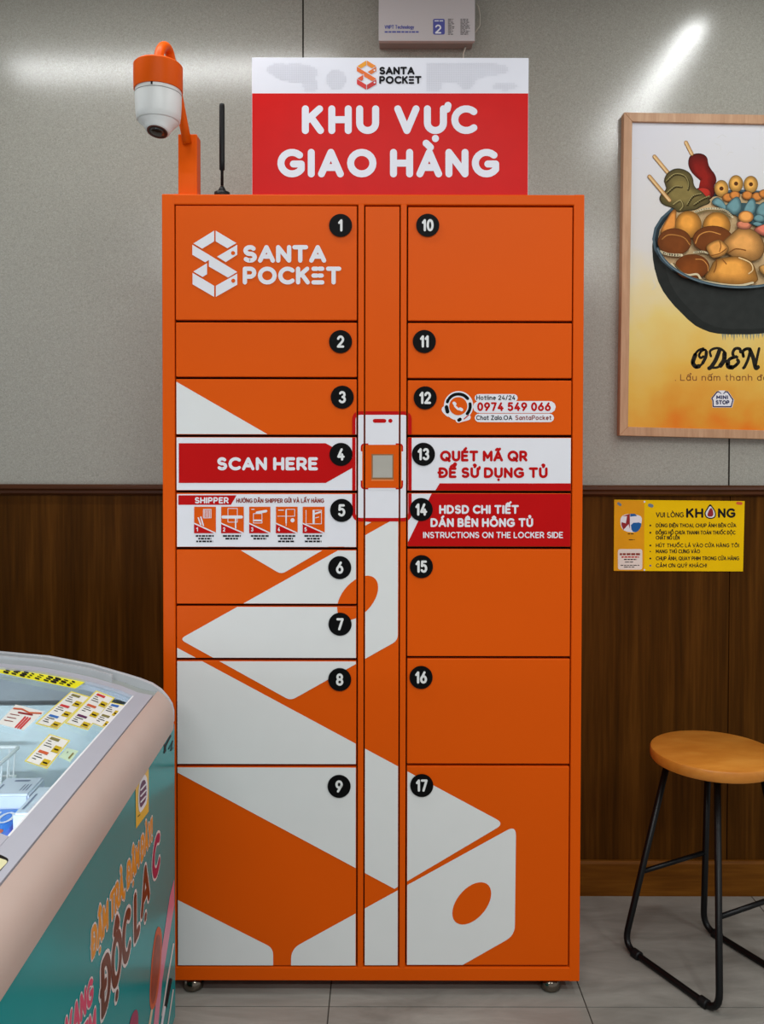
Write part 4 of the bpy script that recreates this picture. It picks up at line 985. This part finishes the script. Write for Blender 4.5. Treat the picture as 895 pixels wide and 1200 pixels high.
# printed wrap on the long side
def side_fn(px, py, layer):
    d = ray(px, py); n_ = EU; t = (ORG - EU * .0005 * layer - CAM).dot(n_) / d.dot(n_); return CAM + d * t
p = Print(side_fn); ORY = mat('amber_lettering', (226, 150, 40), .35, .5); WOUT = mat('white_outline', (228, 222, 220), .35, .5); BRN = mat('brown_lettering', (96, 44, 24), .35, .5, var=.1); MAG = mat('magenta_lettering', (160, 28, 84), .35, .5); PNK = mat('pink_lettering', (222, 70, 110), .35, .5)
# lettering is laid out in metres along the side: a = distance from the far end, b = height
def plane_text(p, s, a0, a1, b0, cap, w, m, layer, rise=0.0, out=None):
    old = p.fn; p.fn = lambda x, y, l: fz(-.0005 * l, -x, -y)
    # a0 is the left (near) end
    st, tot = layout(s, w, .1); k = (a0 - a1) / tot
    for ww, mm, ly in ((w * 1.0 + .12, out, layer), (w, m, layer + 1)):
        if mm is None: continue
        for q in st: p.line([(a0 - x * k, -(b0 + rise * x / tot + y * cap)) for x, y in q], ww * cap, mm, ly, 8)
    p.fn = old
def uv(px, py):
    q = side_fn(px, py, 0) - ORG; return -q.dot(EV), q.z
a0, b0 = uv(107, 1126); a1, b1 = uv(178, 985)
plane_text(p, 'ĐẬM TRÀ, ĐẬM ĐÀY!', a0, a1, b0, .05, .2, ORY, 1, b1 - b0, WOUT)
a0, b0 = uv(118.5, 1188); a1, b1 = uv(163, 1086)
plane_text(p, 'ĐỘC L', a0, a1, b0 - .012, .095, .2, BRN, 1, b1 - b0, WOUT)
plane_text(p, 'Ạ', uv(164.5, 1076)[0], uv(175, 1055)[0], uv(164.5, 1076)[1] - .006, .088, .2, BRN, 1, .006, WOUT)
plane_text(p, 'C', uv(178, 1040)[0], uv(187, 1022)[0], uv(178, 1040)[1], .085, .22, MAG, 1, .006, WOUT)
a0, b0 = uv(76, 1228); a1, b1 = uv(108.5, 1174)
plane_text(p, 'VANG', a0, a1, b0, .042, .22, PNK, 1, b1 - b0, WOUT)
a0, b0 = uv(88, 1258); a1, b1 = uv(111.5, 1218)
plane_text(p, 'KEM', a0, a1, b0, .052, .22, PNK, 1, b1 - b0, WOUT)
# amber badge near the rail
bq = [(158.6, 909), (174.2, 896.4), (174.2, 951), (159.4, 971)]
p.poly(bq, mat('amber_badge', (230, 186, 40), .35, .5), 1)
bb = [(161.6, 940), (163, 918), (167, 908), (171.6, 908), (173.4, 922), (172.6, 940), (168, 948), (163.4, 954)]
p.poly(smooth(bb, 1), SWHITE, 2); p.poly(grow(smooth(bb, 1), .72), PU_, 3)
for k in range(3): p.line([(165, 926 + 7 * k), (171, 919 + 7 * k)], 1.6, SWHITE, 4, 6)
p.line([(161.6, 957), (164, 954.6)], .9, INK, 2, 4)
p.line([(192.6, 882), (194, 874), (200, 862)], 2.0, INK, 1, 6); p.line([(192.4, 872), (194.2, 880)], 1.6, INK, 1, 6); p.line([(197.6, 878), (202.6, 868), (200, 880), (203, 876)], .9, INK, 1, 6)
# pink stripe and ice cream pictures towards the corner
STP = mat('pink_stripe', (224, 130, 160), .3, .5); CHOC = mat('chocolate_print', (150, 66, 44), .4, .4, var=.25, scale=60); 
p.poly([(204, 1030), (204.3, 1060), (190, 1150), (182, 1240), (176, 1240), (181, 1190), (187, 1130), (199, 1050)], STP, 1)
p.poly(smooth([(186, 1084), (190, 1092), (189.4, 1120), (185, 1168), (180, 1184), (175.6, 1182), (175.4, 1158), (178, 1120), (182, 1092)], 2), OR_, 1)
p.poly(smooth([(186, 1094), (188.4, 1100), (188, 1120), (184, 1160), (180, 1178), (177, 1174), (177.4, 1150), (180, 1120), (183, 1098)], 2), CHOC, 2)
p.line([(178, 1184), (174.6, 1205)], 2.4, mat('stick_print', (222, 200, 170), .4, .4), 1)
p.line([(203.4, 1106), (196, 1150), (190, 1190)], 1.6, WOUT, 1, 6); p.line([(200, 1148), (194, 1180)], 3.6, INK, 1, 8); p.line([(203, 1160), (197, 1200)], 1.4, WOUT, 1, 6); p.line([(193, 1180), (189, 1204)], 2.6, MATS['faint_map_print'], 2, 6)
p.poly(smooth([(151, 1205), (154, 1190), (159, 1182), (162, 1186), (162, 1205)], 1), MAG, 1)
p.done('printed_wrap', freezer)

# things inside the freezer
def fz_item(name, u0, u1, v0, v1, z0, z1, m, label, cat, tilt=0.0, round_=.006, group=None):
    bm = bmesh.new(); box(bm, -(u1 - u0) / 2, (u1 - u0) / 2, -(v1 - v0) / 2, (v1 - v0) / 2, 0, z1 - z0, round_, 3)
    c = fz((u0 + u1) / 2, (v0 + v1) / 2, z0); M = Matrix.Translation(c) @ Matrix.Rotation(math.radians(2.2 + tilt), 4, 'Z')
    bmesh.ops.transform(bm, matrix=M, verts=bm.verts)
    o = obj(name, bm, m)
    if label: tag(o, label, cat, group)
    return o
def top_print(o, fnlist, parent, name='printed_top'):
    pass
# white wire basket hung along the middle
WIRE = mat('white_coated_wire', (232, 236, 236), .35, .5)
bu0, bu1, bv0, bv1, bz0_, bz1_ = .308, .62, -.66, -.105, .46, .69
basket = thing('wire_basket', fz((bu0 + bu1) / 2, (bv0 + bv1) / 2, bz0_), 'white wire basket hanging inside the freezer under the glass', 'basket')
bm = bmesh.new()
tube(bm, fillet([fz(bu0, bv0 + .05, bz1_), fz(bu0, bv0, bz1_), fz(bu1, bv0, bz1_), fz(bu1, bv1, bz1_), fz(bu0, bv1, bz1_), fz(bu0, bv0 + .05, bz1_)], .01, 3), .004, 8); obj('rim', bm, WIRE, basket, smooth=True)
bm = bmesh.new()
ins_ = .02
for k in range(16):
    v_ = bv0 + .02 + (bv1 - bv0 - .04) * k / 15
    tube(bm, [fz(bu0, v_, bz1_), fz(bu0 + ins_, v_, bz0_), fz(bu1 - ins_, v_, bz0_), fz(bu1, v_, bz1_)], .002, 6)
for k in range(9):
    u = bu0 + .02 + (bu1 - bu0 - .04) * k / 8
    tube(bm, [fz(u, bv0, bz1_), fz(u, bv0 + ins_, bz0_), fz(u, bv1 - ins_, bz0_), fz(u, bv1, bz1_)], .002, 6)
for z in (.54, .63):
    i = ins_ * (bz1_ - z) / (bz1_ - bz0_); tube(bm, [fz(bu0 + i, bv0 + i, z), fz(bu1 - i, bv0 + i, z), fz(bu1 - i, bv1 - i, z), fz(bu0 + i, bv1 - i, z), fz(bu0 + i, bv0 + i, z)], .002, 6)
obj('wire_mesh', bm, WIRE, basket)
bm = bmesh.new(); c = fz(.382, -.185, bz0_ + .004)
lathe(bm, [(.045, 0), (.052, .004), (.056, .15), (.056, .155)], c, 32)
t_ = thing('ice_cream_tub', c, 'round brown ice cream tub standing in the white wire basket', 'tub')
obj('tub', bm, mat('brown_tub', (176, 112, 84), .45, .3), t_, smooth=True)
bm = bmesh.new(); lathe(bm, [(.056, .1552), (.058, .16), (.058, .172), (.054, .176), (.02, .177)], c, 32); obj('lid', bm, mat('tan_lid', (196, 136, 106), .4, .3), t_, smooth=True)
# stacked cartons at the aisle side of the chest, with a white basket floor under them
CART = mat('white_carton', (226, 232, 244), .45, .4, var=.03)
spots = [(.150, .222, -.365, -.235, 'white ice cream carton beside the freezer rail'), (.226, .305, -.275, -.185, 'white ice cream carton next to the wire basket')]
for k, (u0, u1, v0, v1, lb) in enumerate(spots):
    c = fz((u0 + u1) / 2, (v0 + v1) / 2, .2575)
    t_ = thing('ice_cream_carton', c, lb, 'carton', 'white cartons under the glass')
    bm = bmesh.new(); fbox(bm, u0, u1, v0, v1, .2575, .655); bmesh.ops.bevel(bm, geom=list(bm.edges), offset=.004, segments=2, affect='EDGES'); obj('carton_body', bm, CART, t_)
    q = Print(lambda x, y, l: fz(x, y, .655 + .0005 * l))
    for j in range(3): q.line([(u0 + .012 + .006 * j, v0 + .02), (u0 + .012 + .006 * j, v1 - .04)], .0022, mat('grey_blue_ink', (120, 130, 158), .5, .3), 1, 6)
    q.line([(u0 + .025, v1 - .02), (u1 - .03, v1 - .02)], .008, MATS['grey_blue_ink'], 1, 6); q.line([(u1 - .012, v0 + .02), (u1 - .012, v1 - .04)], .004, MATS['grey_blue_ink'], 1, 6)
    q.done('printed_text', t_)
BLUEP = mat('blue_wrapper', (36, 130, 232), .3, .5, var=.2, scale=20)
pk = fz_item('ice_cream_pack', .226, .306, -.42, -.285, .2575, .635, BLUEP, 'bright blue ice cream pack with white lettering under the glass', 'pack', 0, .012)
q = Print(lambda x, y, l: fz(x, y, .635 + .0006 * l))
q.line([(.245 + .012 * math.cos(a * .4), -.335 + .022 * math.sin(a * .4)) for a in range(17)], .006, SWHITE, 1, 8); q.line([(.266, -.36), (.266, -.31)], .006, SWHITE, 1, 8); q.line([(.285, -.365), (.278, -.33), (.29, -.31)], .006, SWHITE, 1, 8)
q.disc(.238, -.395, .011, OR_, 1); q.done('lettering', pk)
fz_item('ice_cream_pack', .095, .215, -.52, -.385, .2575, .60, mat('pale_blue_wrapper', (150, 200, 246), .3, .5, var=.15, scale=20), 'pale blue ice cream pack beside the freezer rail', 'pack', 3, .012)
# the chest's own cold white strip light under the near crossbar
sl_ = bpy.data.lights.new('freezer_strip_light', 'AREA'); sl_.shape = 'RECTANGLE'; sl_.size = .7; sl_.size_y = .03; sl_.energy = 5.0; sl_.color = (.84, .93, 1.0)
so = bpy.data.objects.new('freezer_strip_light', sl_); COL.objects.link(so); so.location = fz(WD / 2, -.80, .80); so.rotation_euler = (math.radians(50), 0, math.radians(2.2))
